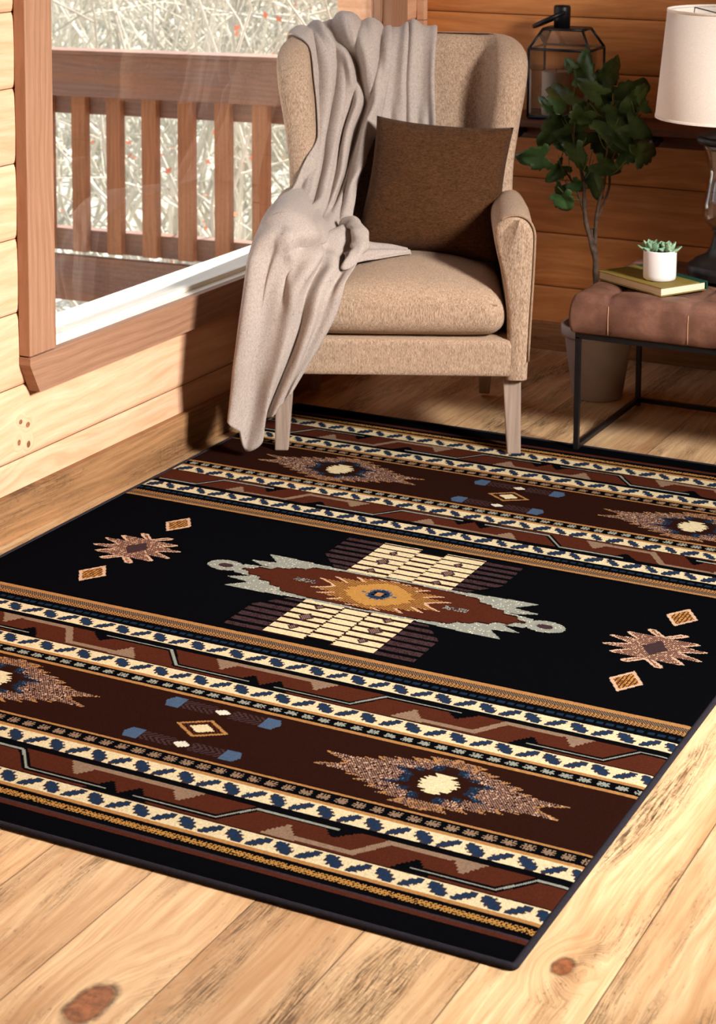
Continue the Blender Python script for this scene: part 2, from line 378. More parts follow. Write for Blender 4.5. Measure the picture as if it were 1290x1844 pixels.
# ------------------------------------------------------------------ rug: pile built knot by knot from a colour chart
def build_rug():
    U0, V0, LU, LV = .067, 2.313, 1568., 2265.
    ku, kv = 2.45, 3.0
    nu, nv = int(LU/ku), int(LV/kv)
    u = (np.arange(nu)+.5)*LU/nu; v = (np.arange(nv)+.5)*LV/nv
    Ug, Vg = np.meshgrid(u, v)
    BLK, CRM, TAN, BRN, DBR, NAVY, MAU, TAU, GRY, BLU, GLD, WHT, PNK, NBL, BRD = range(15)
    pal = [lin(6, 7, 10), lin(226, 208, 166), lin(176, 126, 74), lin(80, 38, 25), lin(42, 20, 14), lin(34, 50, 74), lin(66, 48, 50), lin(142, 116, 94),
           lin(150, 152, 140), lin(74, 94, 120), lin(186, 136, 70), lin(228, 220, 200), lin(214, 176, 146), lin(26, 44, 64), lin(150, 116, 100)]
    CU, CV = 816., 1115.
    # far border is slightly stretched: canonical v (mirrored about CV)
    Vc = np.where(Vg > 1912, 1912+(Vg-1912)/1.087, Vg)
    vm = np.where(Vc > CV, 2*CV-Vc, Vc)              # distance measured from the near end
    du = np.abs(Ug-CU); dv = np.abs(Vg-CV)
    iu = (Ug/(LU/nu)).astype(int); iv = (Vg/(LV/nv)).astype(int)
    rnd = rng.random(Ug.shape)
    C = np.full(Ug.shape, BLK)
    def band(a, b, c): C[(vm >= a) & (vm < b)] = c
    band(50, 61, BRN); band(61, 65, MAU)
    g = (vm >= 79) & (vm < 92); C[g & (((iu*2+iv) % 3 != 0) | (np.abs(vm-85) < 2.2))] = GLD
    C[g & (rnd < .12)] = BLK
    band(102, 111, TAN); band(111, 150, CRM); band(154, 228, BRN); band(150, 154, DBR)
    band(240, 278, CRM); band(278, 289, TAN); band(317, 323, TAN); band(323, 525, DBR); band(525, 534, TAN)
    band(561, 571, TAN); band(571, 611, CRM); band(614, 693, BRN); band(706, 744, CRM)
    band(776, 807, BLK); band(807, 818, TAN)
    gb = (vm >= 777) & (vm < 807)
    C[gb & (vm < 792) & ((iu + (iv % 2)) % 3 != 0)] = TAN
    C[gb & (vm >= 792) & ((iu+iv) % 2 == 0)] = TAU
    # leaves: two alternating diagonals along each cream row
    for vc, off in ((130, 1394), (258, 1228), (592, 1308), (724, 1307)):
        p = 85.3
        for sgn, o in ((-1, off), (1, off+42.7)):
            x = (Ug-o+p/2) % p-p/2; y = vm-vc
            a = (x+sgn*y)*.7071; b = (x-sgn*y)*.7071       # a along the leaf
            if sgn < 0: al, ac = 23., 11.5
            else: al, ac = 23., 8.5
            w = ac*(1-(a/al)**4)*(1+.16*np.sign(np.sin(a*.55)))
            leaf = (np.abs(a) < al) & (np.abs(b) < w) & (np.abs(y) < 17.5)
            inner = leaf & (np.abs(b) < w-3.2)
            C[leaf & ~inner & (rnd < .75)] = MAU; C[leaf & ~inner & (rnd >= .75)] = NAVY; C[inner] = NAVY
    # white tufts on the black guard stripes, blue dashes
    for vc in (302.5, 547.5):
        x = (Ug-1340+16) % 32.-16; y = vm-vc
        m = (np.abs(x) < 9.5+2*np.sign(np.sin(y*1.1))) & (np.abs(y) < 8.2) & ~((np.abs(x % 7-3.5) < 1.2) & (np.abs(y) > 4.5))
        C[m & (rnd > .06)] = TAU if vc < 400 else GRY
    x = (Ug-1251+9.25) % 18.5-9.25; m = (np.abs(x) < 6.6) & (np.abs(vm-760.5) < 4.6); C[m] = NBL
    # meander arrows between the cream rows, mirrored about the centre line
    jag = 2.2*np.sign(np.sin(Ug*.9))
    def seg(a, b, w, c, m0=True):
        (x0, y0), (x1, y1) = a, b; L2 = (x1-x0)**2+(y1-y0)**2
        t = np.clip(((du-x0)*(x1-x0)+(vy-y0)*(y1-y0))/L2, 0, 1)
        d = np.hypot(du-(x0+t*(x1-x0)), (vy-(y0+t*(y1-y0)))); C[(d < w) & inb] = c
    def head(cx, base, tip, hw, c, inner=None):
        s = 1 if tip > base else -1; y = (vy-base)*s; H = abs(tip-base)
        ww = hw*(1-y/H)
        m = inb & (y > -3) & (y < H) & (np.abs(du-cx) < np.floor(ww/5+1)*5); C[m] = c
    for lo, hi, bl, bh in ((157, 228, 165, 220), (617, 693, 627, 686)):
        inb = (vm >= lo-3) & (vm < hi); vy = vm
        # taupe: centre bar on top with heads at 92; then bottom head, rise, top head
        seg((0, bh), (96, bh), 7, TAU); head(98, bh+5, bh-34, 30, TAU)
        seg((296, bl), (420, bl), 6, TAU); seg((420, bl), (460, bh), 7, TAU); seg((460, bh), (560, bh), 7, TAU)
        head(296, bl-5, bl+32, 27, TAU); head(590, bh+5, bh-34, 27, TAU)
        # black arrows
        for w, c in ((7.5, BLK), (2.2, GRY)):
            seg((28, bl+1), (180, bl+1), w, c); seg((180, bl+1), (226, bh-1), w, c); seg((226, bh-1), (368, bh-1), w, c)
            seg((518, bl+1), (654, bl+1), w, c); seg((654, bl+1), (700, bh-1), w, c); seg((700, bh-1), (800, bh-1), w, c)
            if c == BLK:
                head(27, bl-9, bl+28, 30, BLK); head(372, bh+7, bh-26, 34, BLK); head(520, bl-9, bl+28, 28, BLK)
        seg((28, bl+1), (60, bl+1), 2.2, GRY); seg((518, bl+1), (540, bl+1), 2.2, GRY); seg((340, bh-1), (370, bh-1), 2.2, GRY)
        inb2 = (vm >= hi-4) & (vm < hi); C[inb2] = BLK
    # big stepped diamonds in the dark brown bands
    d = np.abs(Ug-CU); ddu = np.abs(d-446.); ddv = np.abs(vm-425.)
    def steps(val, tab):
        t = np.array(tab, float); return np.interp(val, t[:, 0], t[:, 1])
    Uo = steps(ddv, [(0, 172), (10, 184), (17, 205), (23, 218), (25.5, 214), (26, 165), (30, 140), (34, 155), (35, 118), (47, 134), (49, 92), (58, 108), (59, 66), (71, 82), (72, 38), (86, 54), (88, 8), (92, 14), (93, 0)])
    od = ddu < Uo
    rim = od & (ddu > Uo-9)
    sp = ((iu+iv) % 2 == 0) ^ (rnd < .18)
    C[od & sp] = BRD; C[od & ~sp] = DBR; C[od & (rnd < .10)] = PNK; C[rim & (rnd < .7)] = TAN
    C[od & (ddv > 64) & (rnd < .3)] = TAN
    Ui = steps(ddv, [(0, 70), (14, 66), (20, 80), (29, 94), (30, 56), (40, 60), (41, 34), (56, 30), (62, 36), (63, 0)])
    ind = ddu < Ui; C[ind] = DBR; C[ind & (ddu > Ui-18) & (rnd < .8)] = NBL; C[(ddu < Ui) & (ddu > Ui-10) & (rnd < .2)] = BLU
    Us = steps(ddv, [(0, 30), (6, 36), (7, 22), (15, 33), (16, 24), (22, 28), (23, 12), (33, 20), (34, 0)])
    C[ddu < Us] = CRM
    # feathers and little diamond in the middle of the brown bands
    for vc in (494., 357.):
        y = vm-vc
        # feather leans: shift with u
        yy = y+0.10*(Ug-CU)*0
        m = (du > 16) & (du < 84) & (np.abs(y) < 16) & (((du*.9+np.abs(y)*1.1) % 11) < 6); C[m] = MAU
        m = (du >= 80) & (du < 116-np.abs(y+0)*.5) & (np.abs(y) < 19); C[m] = BLU
        m = (du/16+np.abs(y)/10) < 1.15; m &= (du < 14); C[m] = WHT
    r = du/53+np.abs(vm-424)/36; C[r < 1] = TAN; C[r < .8] = DBR; C[(r < .8) & ((iu+iv) % 3 == 0)] = BRN; r2 = du/25+np.abs(vm-424)/18; C[r2 < 1] = CRM
    # ---- centre field
    inf = dv < 297
    dark = (du < 205) & (dv < 276) & (dv > 98+np.clip(du-155, 0, 60)*1.2) & inf
    stp = ((dv-272) % 27.3)
    C[dark & (stp > 11)] = MAU; C[dark & (stp > 11) & (((iu+iv) % 2) == 0) & (rnd < .35)] = DBR
    cb = (du < 121) & (dv < 276) & (dv > 76)
    sh = np.where(du < 29, 13.5, 0.)
    C[cb & ((dv-272+sh) % 27.3 >= 0)] = CRM
    C[cb & ((dv-268+sh) % 27.3 < 7.5)] = DBR
    C[cb & (du < 29) & ((dv-268+sh) % 27.3 < 6.5) & (iu % 2 == 0)] = DBR
    C[(du < 29) & (dv >= 258) & (dv < 276)] = BLK
    C[(du > 27) & (du < 31) & cb & ((dv % 9) < 4)] = DBR
    for cx, cv_, s in ((76, 172, 17), (76, 114, 12), (76, 226, 12)):
        rr = np.abs(du-cx)+np.abs(dv-cv_)*.8; C[(rr < s) & cb & (((iu+iv) % 2 == 0) | (rr > s-5))] = MAU; C[(rr < s) & cb & ((iu+iv) % 2 == 1) & (rr <= s-5)] = BRD
    # light edged lozenge
    H = steps(du, [(0, 93), (121, 90), (241, 99), (305, 97), (306, 62), (271, 62), (310, 60)][:3]+[(262, 98), (300, 97), (307, 94), (308, 0)])
    H = np.where(du < 250, np.interp(du, [0, 121, 250], [93, 90, 99]), 0)
    lo2 = np.where((du >= 250) & (du < 308), 62+(du-271).clip(0, 40)*.95, 0)           # outer tooth lower edge
    sil = (dv < H) | ((du >= 250) & (du < 308) & (dv < 99) & (dv > lo2)) | ((du >= 250) & (du < 275) & (dv < 99))
    lo3 = np.where((du >= 270) & (du < 330), 33+(du-290).clip(0, 60)*.5, 0)
    sil |= (du >= 262) & (du < 330) & (dv < 63-(du-262)*.15) & (dv > lo3)
    sil |= (du < 328) & (dv < 34-(du-262).clip(0, 90)*.15)
    sil |= ((du-361)/42)**2+(dv/28)**2 < 1
    sil |= (du > 300) & (du < 345) & (dv < 17)
    C[sil] = GRY; C[sil & (rnd < .06)] = WHT
    saw = 4*np.sign(np.sin(du*.22))
    Bh = np.interp(du, [0, 120, 190, 200, 225, 232, 258, 264, 292, 300, 322], [85, 82, 74, 56, 56, 40, 40, 24, 24, 10, 2])
    C[(dv < Bh+np.where(du > 180, saw*.5, 0)) & (du < 322)] = BRN
    C[(dv < Bh) & (dv > Bh-4) & (du < 322)] = DBR
    C[(((du-361)/17)**2+(dv/11)**2 < 1)] = MAU
    C[(np.abs(du-170) < 26) & (dv < 9) & (rnd < .85)] = MAU; C[(np.abs(du-170) < 26) & (dv < 9) & (rnd < .3)] = GRY
    Gd = steps(dv, [(0, 108), (10, 118), (24, 145), (27, 150), (28, 92), (40, 110), (48, 126), (49, 62), (58, 74), (68, 88), (69, 22), (76, 40), (78, 0)])
    gm = du < Gd
    C[gm] = BRN; C[gm & ((iu+iv*2) % 4 < 2)] = GLD; C[gm & (du > Gd-9)] = PNK
    Gi = steps(dv, [(0, 62), (8, 76), (14, 72), (20, 62), (30, 60), (38, 44), (46, 40), (54, 20), (60, 14), (61, 0)])
    C[du < Gi] = GLD
    C[(du < Gi) & (du > 30) & (dv < 3) & (du < 40)] = BLU
    e = (du/22)**2+(dv/24)**2; C[e < 1] = NAVY; C[(e < 1.5) & (e >= 1) & (rnd < .6)] = BLU
    C[(du < 7) & (dv < 9)] = TAN; C[(np.abs(du-11) < 3.5) & (np.abs(dv-6) < 3)] = BLK
    # stars and small squares left and right
    a = du-585.; b = dv
    aa = np.abs(a)
    St = steps(b, [(0, 52), (8, 68), (16, 90), (22, 99), (26, 92), (27, 46), (36, 58), (46, 70), (52, 74), (55, 66), (56, 16), (64, 26), (74, 38), (82, 42), (85, 38), (86, 0)])
    # teeth: slots
    st = (aa < St) & (aa > np.where(b > 56, (b-56)*1.0-4, -1)) & (aa < 110)
    C[st & (((iu+iv) % 2) == 0)] = BRD; C[st & (((iu+iv) % 2) == 1)] = BRN; C[st & (rnd < .15)] = PNK
    Sn = np.where(b > 56, (b-56)-4, -9)
    C[st & ((aa > St-8) | ((b > 56) & (aa < Sn+7)))] = PNK
    C[(aa/26+b/38) < 1] = MAU
    for s_ in (1,):
        r = aa/33+np.abs(b-169)/50; C[r < 1] = PNK; C[r < .76] = GLD; C[(r < .76) & ((iu) % 3 == 0)] = BRN; C[(r < .76) & (iv % 2 == 0) & (rnd < .5)] = BRN
    # ---- mesh
    z = .009
    gx = U0+np.linspace(0, LU, nu+1)/1000; gy = V0+np.linspace(0, LV, nv+1)/1000
    X, Y = np.meshgrid(gx, gy)
    edge = np.minimum(np.minimum(X-gx[0], gx[-1]-X), np.minimum(Y-gy[0], gy[-1]-Y))
    Z = z-.002*np.exp(-edge/.006)+rng.normal(0, .00012, X.shape)
    co = np.stack([X, Y, Z], -1).reshape(-1, 3).astype(np.float32)
    a = (np.arange(nv)[:, None]*(nu+1)+np.arange(nu)[None, :]).reshape(-1)
    faces = np.stack([a, a+1, a+nu+2, a+nu+1], -1).astype(np.int32)
    me = bpy.data.meshes.new('pile')
    me.vertices.add(len(co)); me.vertices.foreach_set('co', co.reshape(-1))
    me.loops.add(faces.size); me.loops.foreach_set('vertex_index', faces.reshape(-1))
    me.polygons.add(len(faces)); me.polygons.foreach_set('loop_start', np.arange(0, faces.size, 4, dtype=np.int32)); me.polygons.foreach_set('loop_total', np.full(len(faces), 4, dtype=np.int32))
    me.update(calc_edges=True)
    att = me.attributes.new('knot_colour', 'FLOAT_COLOR', 'FACE')
    P = np.array(pal)[C.reshape(-1)].astype(np.float32)
    P[:, :3] *= .86*(1+rng.normal(0, .07, (len(P), 1))).clip(.7, 1.3)
    att.data.foreach_set('color', P.reshape(-1))
    t = NT('woven_pile', 1., .0); at = t.n('Attribute', attribute_name='knot_colour')
    f = t.noise(t.pos(), 700, 2)
    t.col(t.mix(t.rampf(f, .3, .7, 0, .35), at.outputs['Color'], (0.004, .003, .003, 1))); t.bump(f, .5, .0015)
    me.materials.append(t.m)
    r = empty('rug', (0, 0, 0), label='black, brown and cream southwestern patterned rug lying on the plank floor', cat='rug')
    o = bpy.data.objects.new('pile', me); COL.objects.link(o); o.parent = r
    # bound edge and backing
    x0, x1, y0, y1 = gx[0], gx[-1], gy[0], gy[-1]; R = .0052
    mb = MB()
    pts = []
    for cx, cy_, a0 in ((x0+.006, y0+.006, PI), (x1-.006, y0+.006, 1.5*PI), (x1-.006, y1-.006, 0), (x0+.006, y1-.006, .5*PI)):
        for k in range(5): a_ = a0+k*PI/8; pts.append(Vector((cx+.006*math.cos(a_), cy_+.006*math.sin(a_), R)))
    rings = []
    n = len(pts)
    for i, p in enumerate(pts):
        tdir = (pts[(i+1) % n]-pts[i-1]).normalized(); s_ = tdir.cross(Vector((0, 0, 1)))
        rings.append([p+(s_*math.cos(2*PI*k/10)+Vector((0, 0, 1))*math.sin(2*PI*k/10))*R for k in range(10)])
    rings.append(rings[0]); mb.add(*loft(rings, False, False))
    mb.build('binding', plain('charcoal_binding', lin(36, 33, 39), .85, .1, .2, 200), r, smooth=True, label='charcoal bound edge')
    MB().box((x0, y0, .0005), (x1, y1, .006)).build('backing', plain('rug_backing', lin(60, 50, 44), .95, .05), r)
build_rug()

# ------------------------------------------------------------------ armchair (built in its own frame: x right, y back, z up)
CH = (.4973, 4.3206, .0094); CRZ = math.radians(24.95)
chair = empty('armchair', CH, CRZ, label='beige tweed wingback armchair standing by the window on the far end of the rug', cat='armchair')
def smooth_shell():
    def yb(z): return .445+.135*max(0, (z-.42))/.6
    rings = []
    zs = list(np.linspace(.19, .93, 20))+[.955, .975, .99, 1.0, 1.006, 1.009]
    for z in zs:
        hw = float(np.interp(z, [.19, .42, .52, .6, .68, .78, .88, .95, .985, 1.0, 1.009], [.312, .315, .306, .300, .300, .316, .334, .340, .334, .318, .296]))
        fwd = float(np.interp(z, [.19, .5, .6, .68, .78, .88, .94, .98, 1.009], [.10, .10, .17, .15, .13, .145, .13, .09, .03]))
        th = float(np.interp(z, [.19, .95, .985, 1.0, 1.006, 1.009], [.06, .058, .052, .036, .022, .004]))
        y0 = yb(z)
        if z > .985: y0 += (.058-th)*.5
        # centre line of the shell (plan view), from left tip to right tip
        cl = []
        for s in np.linspace(-1, 1, 33):
            a = abs(s)
            x = hw*np.interp(a, [0, .5, .66, .78, .9, 1], [0, .56, .72, .80, .85, .875])-th*.0
            y = y0+th/2-fwd*np.interp(a, [0, .5, .62, .72, .84, 1], [0, 0, .06, .25, .62, 1.])
            cl.append(Vector((math.copysign(x, s) if s else 0, y, 0)))
        inn, out = [], []
        for i, p in enumerate(cl):
            t = (cl[min(i+1, 32)]-cl[max(i-1, 0)]).normalized(); n = Vector((-t.y, t.x, 0))   # n points to the back/outside
            k = abs(i-16)/16; h = th/2*(1+float(np.interp(z, [.2, .6, .75, .95, 1.0], [.15, .2, .45, .6, .3]))*k**3)
            inn.append(p-n*h); out.append(p+n*h)
        def tip(p, q, c):    # rounded tip between p and q about the end of the centre line
            r = []
            m = (p+q)/2; d = (q-p)/2; tt = c
            for k in range(1, 6):
                a = PI*k/6; r.append(m-d*math.cos(a)+tt*(d.length*.9)*math.sin(a))
            return r
        tR = (cl[-1]-cl[-3]).normalized(); tL = (cl[0]-cl[2]).normalized()
        ring = inn+tip(inn[-1], out[-1], tR)+out[::-1]+tip(out[0], inn[0], tL)
        rings.append([(q.x, q.y, z) for q in ring])
    V, F = loft(rings); return V, F
V, F = smooth_shell(); subsurf(mesh('wing_back', V, F, M['tweed'], chair))
# arms
for s in (-1, 1):
    prof = [(.268, .195), (.272, .30), (.268, .38), (.258, .45), (.244, .51), (.236, .55), (.238, .580), (.252, .600), (.274, .611), (.298, .611), (.320, .600), (.334, .575), (.336, .54), (.333, .45), (.327, .32), (.322, .195)]
    P = cr(prof, 40); cx, cz = .29, .45
    rings = []
    for y, ins, rise in ((-.036, .012, 0), (-.030, .004, 0), (-.022, .0, 0), (.05, 0, .0), (.2, 0, .006), (.36, .004, .004), (.46, .02, .0)):
        rings.append([(s*(x+(ins if x < cx else -ins)), y, z-(ins if z > .55 else 0)+(rise if z > .5 else 0)) for x, z in P])
    V, F = loft(rings)
    if s < 0: F = [f[::-1] for f in F]
    a = mesh('arm', V, F, M['tweed'], chair); b = a.modifiers.new('b', 'BEVEL'); b.width = .003; b.segments = 2; b.limit_method = 'ANGLE'; b.angle_limit = .7
    pp = [(s*x, -.031, z) for k, (x, z) in enumerate(P) if z > .196 and k > 17]
    V, F = tube([Vector(p) for p in pp], .0032, 6); mesh('piping', V, F, M['piping'], a)
# front rail and seat deck
V, F = rbox((.318, .27, .05), .014, 8); mb = MB().add([(x, y+.235, z+.249) for x, y, z in V], F)
mb.build('seat_rail', M['tweed'], chair, smooth=True)
V, F = rbox((.268, .262, .060), .048, 16, crown=.045)
cu = MB().add([(x*(1 if y < .2 else .98), y+.215, z+.362-.018*max(0, (abs(x)-.1)/.17)**2*(1 if z > 0 else -.2)) for x, y, z in V], F).build('seat_cushion', M['tweed'], chair, smooth=True)
pts = [(x, .215-.262+.010+.0002, .362+.034-.010*(abs(x)/.26)**2) for x in np.linspace(-.245, .245, 30)]
V, F = tube(pts, .0028, 6); mesh('piping', V, F, M['piping'], cu)
# legs
def leg(x0, x1, y0, y1, top, bot, splay, name='leg'):
    (ax0, ax1), (ay0, ay1) = top; (bx0, bx1), (by0, by1) = bot
    V = [(bx0, by0, .0), (bx1, by0, .0), (bx1, by1, .0), (bx0, by1, .0), (ax0, ay0, .2), (ax1, ay0, .2), (ax1, ay1, .2), (ax0, ay1, .2)]
    return MB().add(V, [(0, 3, 2, 1), (4, 5, 6, 7), (0, 1, 5, 4), (1, 2, 6, 5), (2, 3, 7, 6), (3, 0, 4, 7)]).build('leg', M['leg'], chair, bevel=.003)
leg(0, 0, 0, 0, ((.262, .308), (-.012, .034)), ((.276, .310), (-.016, .018)), 0)
leg(0, 0, 0, 0, ((-.308, -.262), (-.012, .034)), ((-.310, -.276), (-.016, .018)), 0)
leg(0, 0, 0, 0, ((.215, .26), (.44, .485)), ((.222, .252), (.535, .565)), 0)
leg(0, 0, 0, 0, ((-.26, -.215), (.44, .485)), ((-.252, -.222), (.535, .565)), 0)

# ------------------------------------------------------------------ pillow
def pillow():
    n = 40; A = np.zeros((2, n+1, n+1, 3))
    TL, TR, BR, BL = [np.array(p) for p in ((-.066, .40, .800), (.300, .375, .775), (.262, .235, .430), (-.128, .25, .462))]
    nrm = np.cross(TR-TL, BL-TL); nrm /= np.linalg.norm(nrm); 
    if nrm[1] > 0: nrm = -nrm
    for i in range(n+1):
        for j in range(n+1):
            u, v = j/n*2-1, i/n*2-1
            # edges bow inwards between pointed corners
            k = .075
            uu = u*(1-k*(1-v*v)); vv = v*(1-k*(1-u*u))
            a, b = (uu+1)/2, (vv+1)/2
            P = TL*(1-a)*(1-b)+TR*a*(1-b)+BR*a*b+BL*(1-a)*b
            th = .095*((1-u*u)**.44*(1-v*v)**.44)
            wr = .009*mnoise.noise(Vector((u*2.5, v*2.5, 1)))+.004*math.sin(9*(u+v))*(abs(u)*abs(v))**2
            A[0, i, j] = P+nrm*(th+wr*(1-u*u)*(1-v*v)); A[1, i, j] = P-nrm*(th*.55)
    V, F = grid(A[0]); V2, F2 = grid(A[1]); mb = MB().add(V, F).add(V2, [f[::-1] for f in F2])
    o = mb.build('throw_pillow', M['pillow'], None, smooth=True, label='dark brown square pillow leaning on the back of the armchair', cat='pillow')
    bm = bmesh.new(); bm.from_mesh(o.data); bmesh.ops.remove_doubles(bm, verts=bm.verts, dist=.0005); bmesh.ops.recalc_face_normals(bm, faces=bm.faces); bm.to_mesh(o.data); bm.free()
    o.location = CH; o.rotation_euler = (0, 0, CRZ); return o
pillow()

# ------------------------------------------------------------------ blanket
def blanket():
    BLA = [
        [(-0.321, 0.600, 0.992), (-0.278, 0.610, 1.018), (-0.225, 0.620, 1.025), (-0.171, 0.620, 1.041), (-0.117, 0.620, 1.038), (-0.070, 0.620, 1.026), (-0.035, 0.620, 1.014)],
        [(-0.289, 0.530, 0.981), (-0.248, 0.540, 0.986), (-0.206, 0.545, 0.989), (-0.160, 0.550, 0.994), (-0.114, 0.550, 0.999), (-0.069, 0.550, 0.990), (-0.034, 0.550, 0.979)],
        [(-0.254, 0.480, 0.916), (-0.218, 0.495, 0.918), (-0.184, 0.510, 0.919), (-0.144, 0.520, 0.922), (-0.106, 0.520, 0.925), (-0.068, 0.520, 0.929), (-0.033, 0.520, 0.932)],
        [(-0.247, 0.465, 0.827), (-0.217, 0.475, 0.826), (-0.185, 0.490, 0.824), (-0.150, 0.500, 0.823), (-0.112, 0.500, 0.824), (-0.079, 0.500, 0.824), (-0.048, 0.500, 0.824)],
        [(-0.250, 0.420, 0.742), (-0.225, 0.430, 0.741), (-0.197, 0.445, 0.739), (-0.168, 0.460, 0.737), (-0.138, 0.460, 0.737), (-0.106, 0.460, 0.737), (-0.068, 0.465, 0.752)],
        [(-0.269, 0.340, 0.649), (-0.240, 0.350, 0.647), (-0.211, 0.360, 0.646), (-0.185, 0.370, 0.645), (-0.158, 0.380, 0.643), (-0.132, 0.390, 0.645), (-0.109, 0.410, 0.651)],
        [(-0.299, 0.230, 0.593), (-0.263, 0.240, 0.589), (-0.235, 0.260, 0.585), (-0.207, 0.280, 0.582), (-0.181, 0.300, 0.579), (-0.152, 0.310, 0.580), (-0.123, 0.320, 0.582)],
        [(-0.335, 0.040, 0.596), (-0.302, 0.070, 0.596), (-0.269, 0.110, 0.586), (-0.235, 0.150, 0.565), (-0.202, 0.190, 0.546), (-0.169, 0.220, 0.535), (-0.129, 0.250, 0.535)],
        [(-0.351, -0.050, 0.566), (-0.312, -0.075, 0.579), (-0.272, -0.065, 0.570), (-0.234, -0.000, 0.537), (-0.196, 0.060, 0.511), (-0.153, 0.120, 0.496), (-0.108, 0.190, 0.500)],
        [(-0.367, -0.080, 0.510), (-0.327, -0.100, 0.514), (-0.284, -0.090, 0.506), (-0.238, -0.060, 0.493), (-0.194, -0.030, 0.477), (-0.148, -0.000, 0.467), (-0.100, 0.050, 0.477)],
        [(-0.379, -0.100, 0.430), (-0.339, -0.120, 0.435), (-0.299, -0.110, 0.433), (-0.256, -0.100, 0.429), (-0.215, -0.090, 0.423), (-0.172, -0.080, 0.421), (-0.130, -0.070, 0.447)],
        [(-0.389, -0.110, 0.349), (-0.349, -0.130, 0.351), (-0.310, -0.110, 0.343), (-0.269, -0.100, 0.341), (-0.231, -0.100, 0.341), (-0.195, -0.090, 0.346), (-0.154, -0.085, 0.371)],
        [(-0.399, -0.110, 0.265), (-0.363, -0.130, 0.264), (-0.326, -0.110, 0.252), (-0.293, -0.100, 0.250), (-0.258, -0.100, 0.257), (-0.226, -0.090, 0.269), (-0.192, -0.080, 0.291)],
        [(-0.407, -0.100, 0.185), (-0.375, -0.120, 0.181), (-0.345, -0.100, 0.171), (-0.315, -0.090, 0.173), (-0.286, -0.090, 0.186), (-0.257, -0.080, 0.202), (-0.224, -0.080, 0.238)],
        [(-0.414, -0.100, 0.118), (-0.390, -0.110, 0.073), (-0.368, -0.090, 0.016), (-0.348, -0.080, 0.068), (-0.315, -0.080, 0.114), (-0.279, -0.080, 0.148), (-0.254, -0.080, 0.185)],
    ]
    BLB = [
        [(-0.039, 0.620, 1.008), (-0.009, 0.620, 1.024), (0.025, 0.620, 1.033), (0.056, 0.620, 1.030), (0.085, 0.620, 1.009)],
        [(-0.041, 0.550, 0.972), (-0.011, 0.550, 0.987), (0.023, 0.550, 0.993), (0.056, 0.550, 0.991), (0.087, 0.550, 0.976)],
        [(-0.052, 0.510, 0.884), (-0.019, 0.510, 0.884), (0.016, 0.510, 0.885), (0.054, 0.510, 0.885), (0.087, 0.510, 0.885)],
        [(-0.056, 0.490, 0.795), (-0.021, 0.490, 0.795), (0.017, 0.490, 0.795), (0.055, 0.490, 0.796), (0.091, 0.490, 0.796)],
        [(-0.056, 0.460, 0.720), (-0.020, 0.460, 0.717), (0.018, 0.460, 0.714), (0.056, 0.460, 0.715), (0.093, 0.460, 0.712)],
    ]
    BLT = [
        [(-0.172, 0.170, 0.525), (-0.156, 0.120, 0.514), (-0.142, 0.060, 0.494), (-0.135, 0.010, 0.472)],
        [(-0.127, 0.200, 0.510), (-0.114, 0.140, 0.503), (-0.101, 0.080, 0.491), (-0.099, 0.040, 0.473)],
        [(-0.085, 0.220, 0.485), (-0.075, 0.170, 0.484), (-0.065, 0.130, 0.478), (-0.061, 0.100, 0.470)],
        [(-0.029, 0.220, 0.477), (-0.023, 0.190, 0.475), (-0.017, 0.160, 0.472), (-0.014, 0.140, 0.468)],
        [(0.019, 0.210, 0.468), (0.023, 0.200, 0.467), (0.027, 0.190, 0.466), (0.029, 0.180, 0.464)],
    ]
    back = [(p[0], .665, .93) for p in BLA[0]]; back0 = [(p[0]*1.02, .675, .78) for p in BLA[0]]
    A = cr(np.array([back0, back]+BLA), 300)                      # rows down
    A = cr(A.transpose(1, 0, 2), 110).transpose(1, 0, 2)          # columns across
    def folds(P, fn, th):
        du = np.gradient(P, axis=1); dv = np.gradient(P, axis=0)
        N = np.cross(dv, du); N /= np.linalg.norm(N, axis=-1, keepdims=True)+1e-9
        h, w = P.shape[:2]
        U, Vv = np.meshgrid(np.linspace(0, 1, w), np.linspace(0, 1, h))
        return P+N*fn(U, Vv)[..., None], N
    def ridge(x, k=1.): return 1-np.abs(np.sin(x))**k*2*.5
    def gauss(x, c, s): return np.exp(-((x-c)/s)**2)
    def fA(U, V):
        n = np.zeros_like(U)
        up = np.clip((V-.07)/.10, 0, 1)*np.clip((.60-V)/.08, 0, 1)
        ph = .5*np.sin(V*8)+.2*np.sin(V*17+1)
        shift = .16*np.sin((V-.12)*5)
        # rounded rolls with narrow valleys between them
        w = np.abs(np.sin((U+shift)*PI*4.2+ph)); n += up*(.030*w**.6-.016)
        w2 = np.abs(np.sin((U-shift*.5)*PI*6.5+1.1+ph*1.5)); n += up*(.007*w2**.7)*np.clip(1.2-2*np.abs(U-.5), 0, 1)
        # strong roll running from the top centre down to the right edge, with a deep valley on its left
        c = np.minimum(.50+np.clip(V-.14, 0, 1)*2.2, .88)
        d = np.clip((V-.12)/.04, 0, 1)*np.clip((.56-V)/.10, 0, 1)
        n += d*(.026*gauss(U, c, .09)-.034*gauss(U, c-.16, .045)+.014*gauss(U, c-.26, .05))
        # crumple where it bunches up on the arm and the seat
        ar = gauss(V, .615, .055)*np.clip((U-.28)/.22, 0, 1)
        r1 = np.abs(np.sin(U*5.5+V*34+.6)); r2 = np.abs(np.sin(U*9-V*27+1.5*np.sin(U*6)))
        n += ar*(.034*r1**.6+.022*r2**.6-.022)
        # skirt in front of the arm: long falling folds
        lo = np.clip((V-.62)/.08, 0, 1)
        n += lo*(.020*gauss(U, .07, .07)-.020*gauss(U, .24+.10*(V-.6), .09)*np.clip((V-.62)*4, 0, 1))
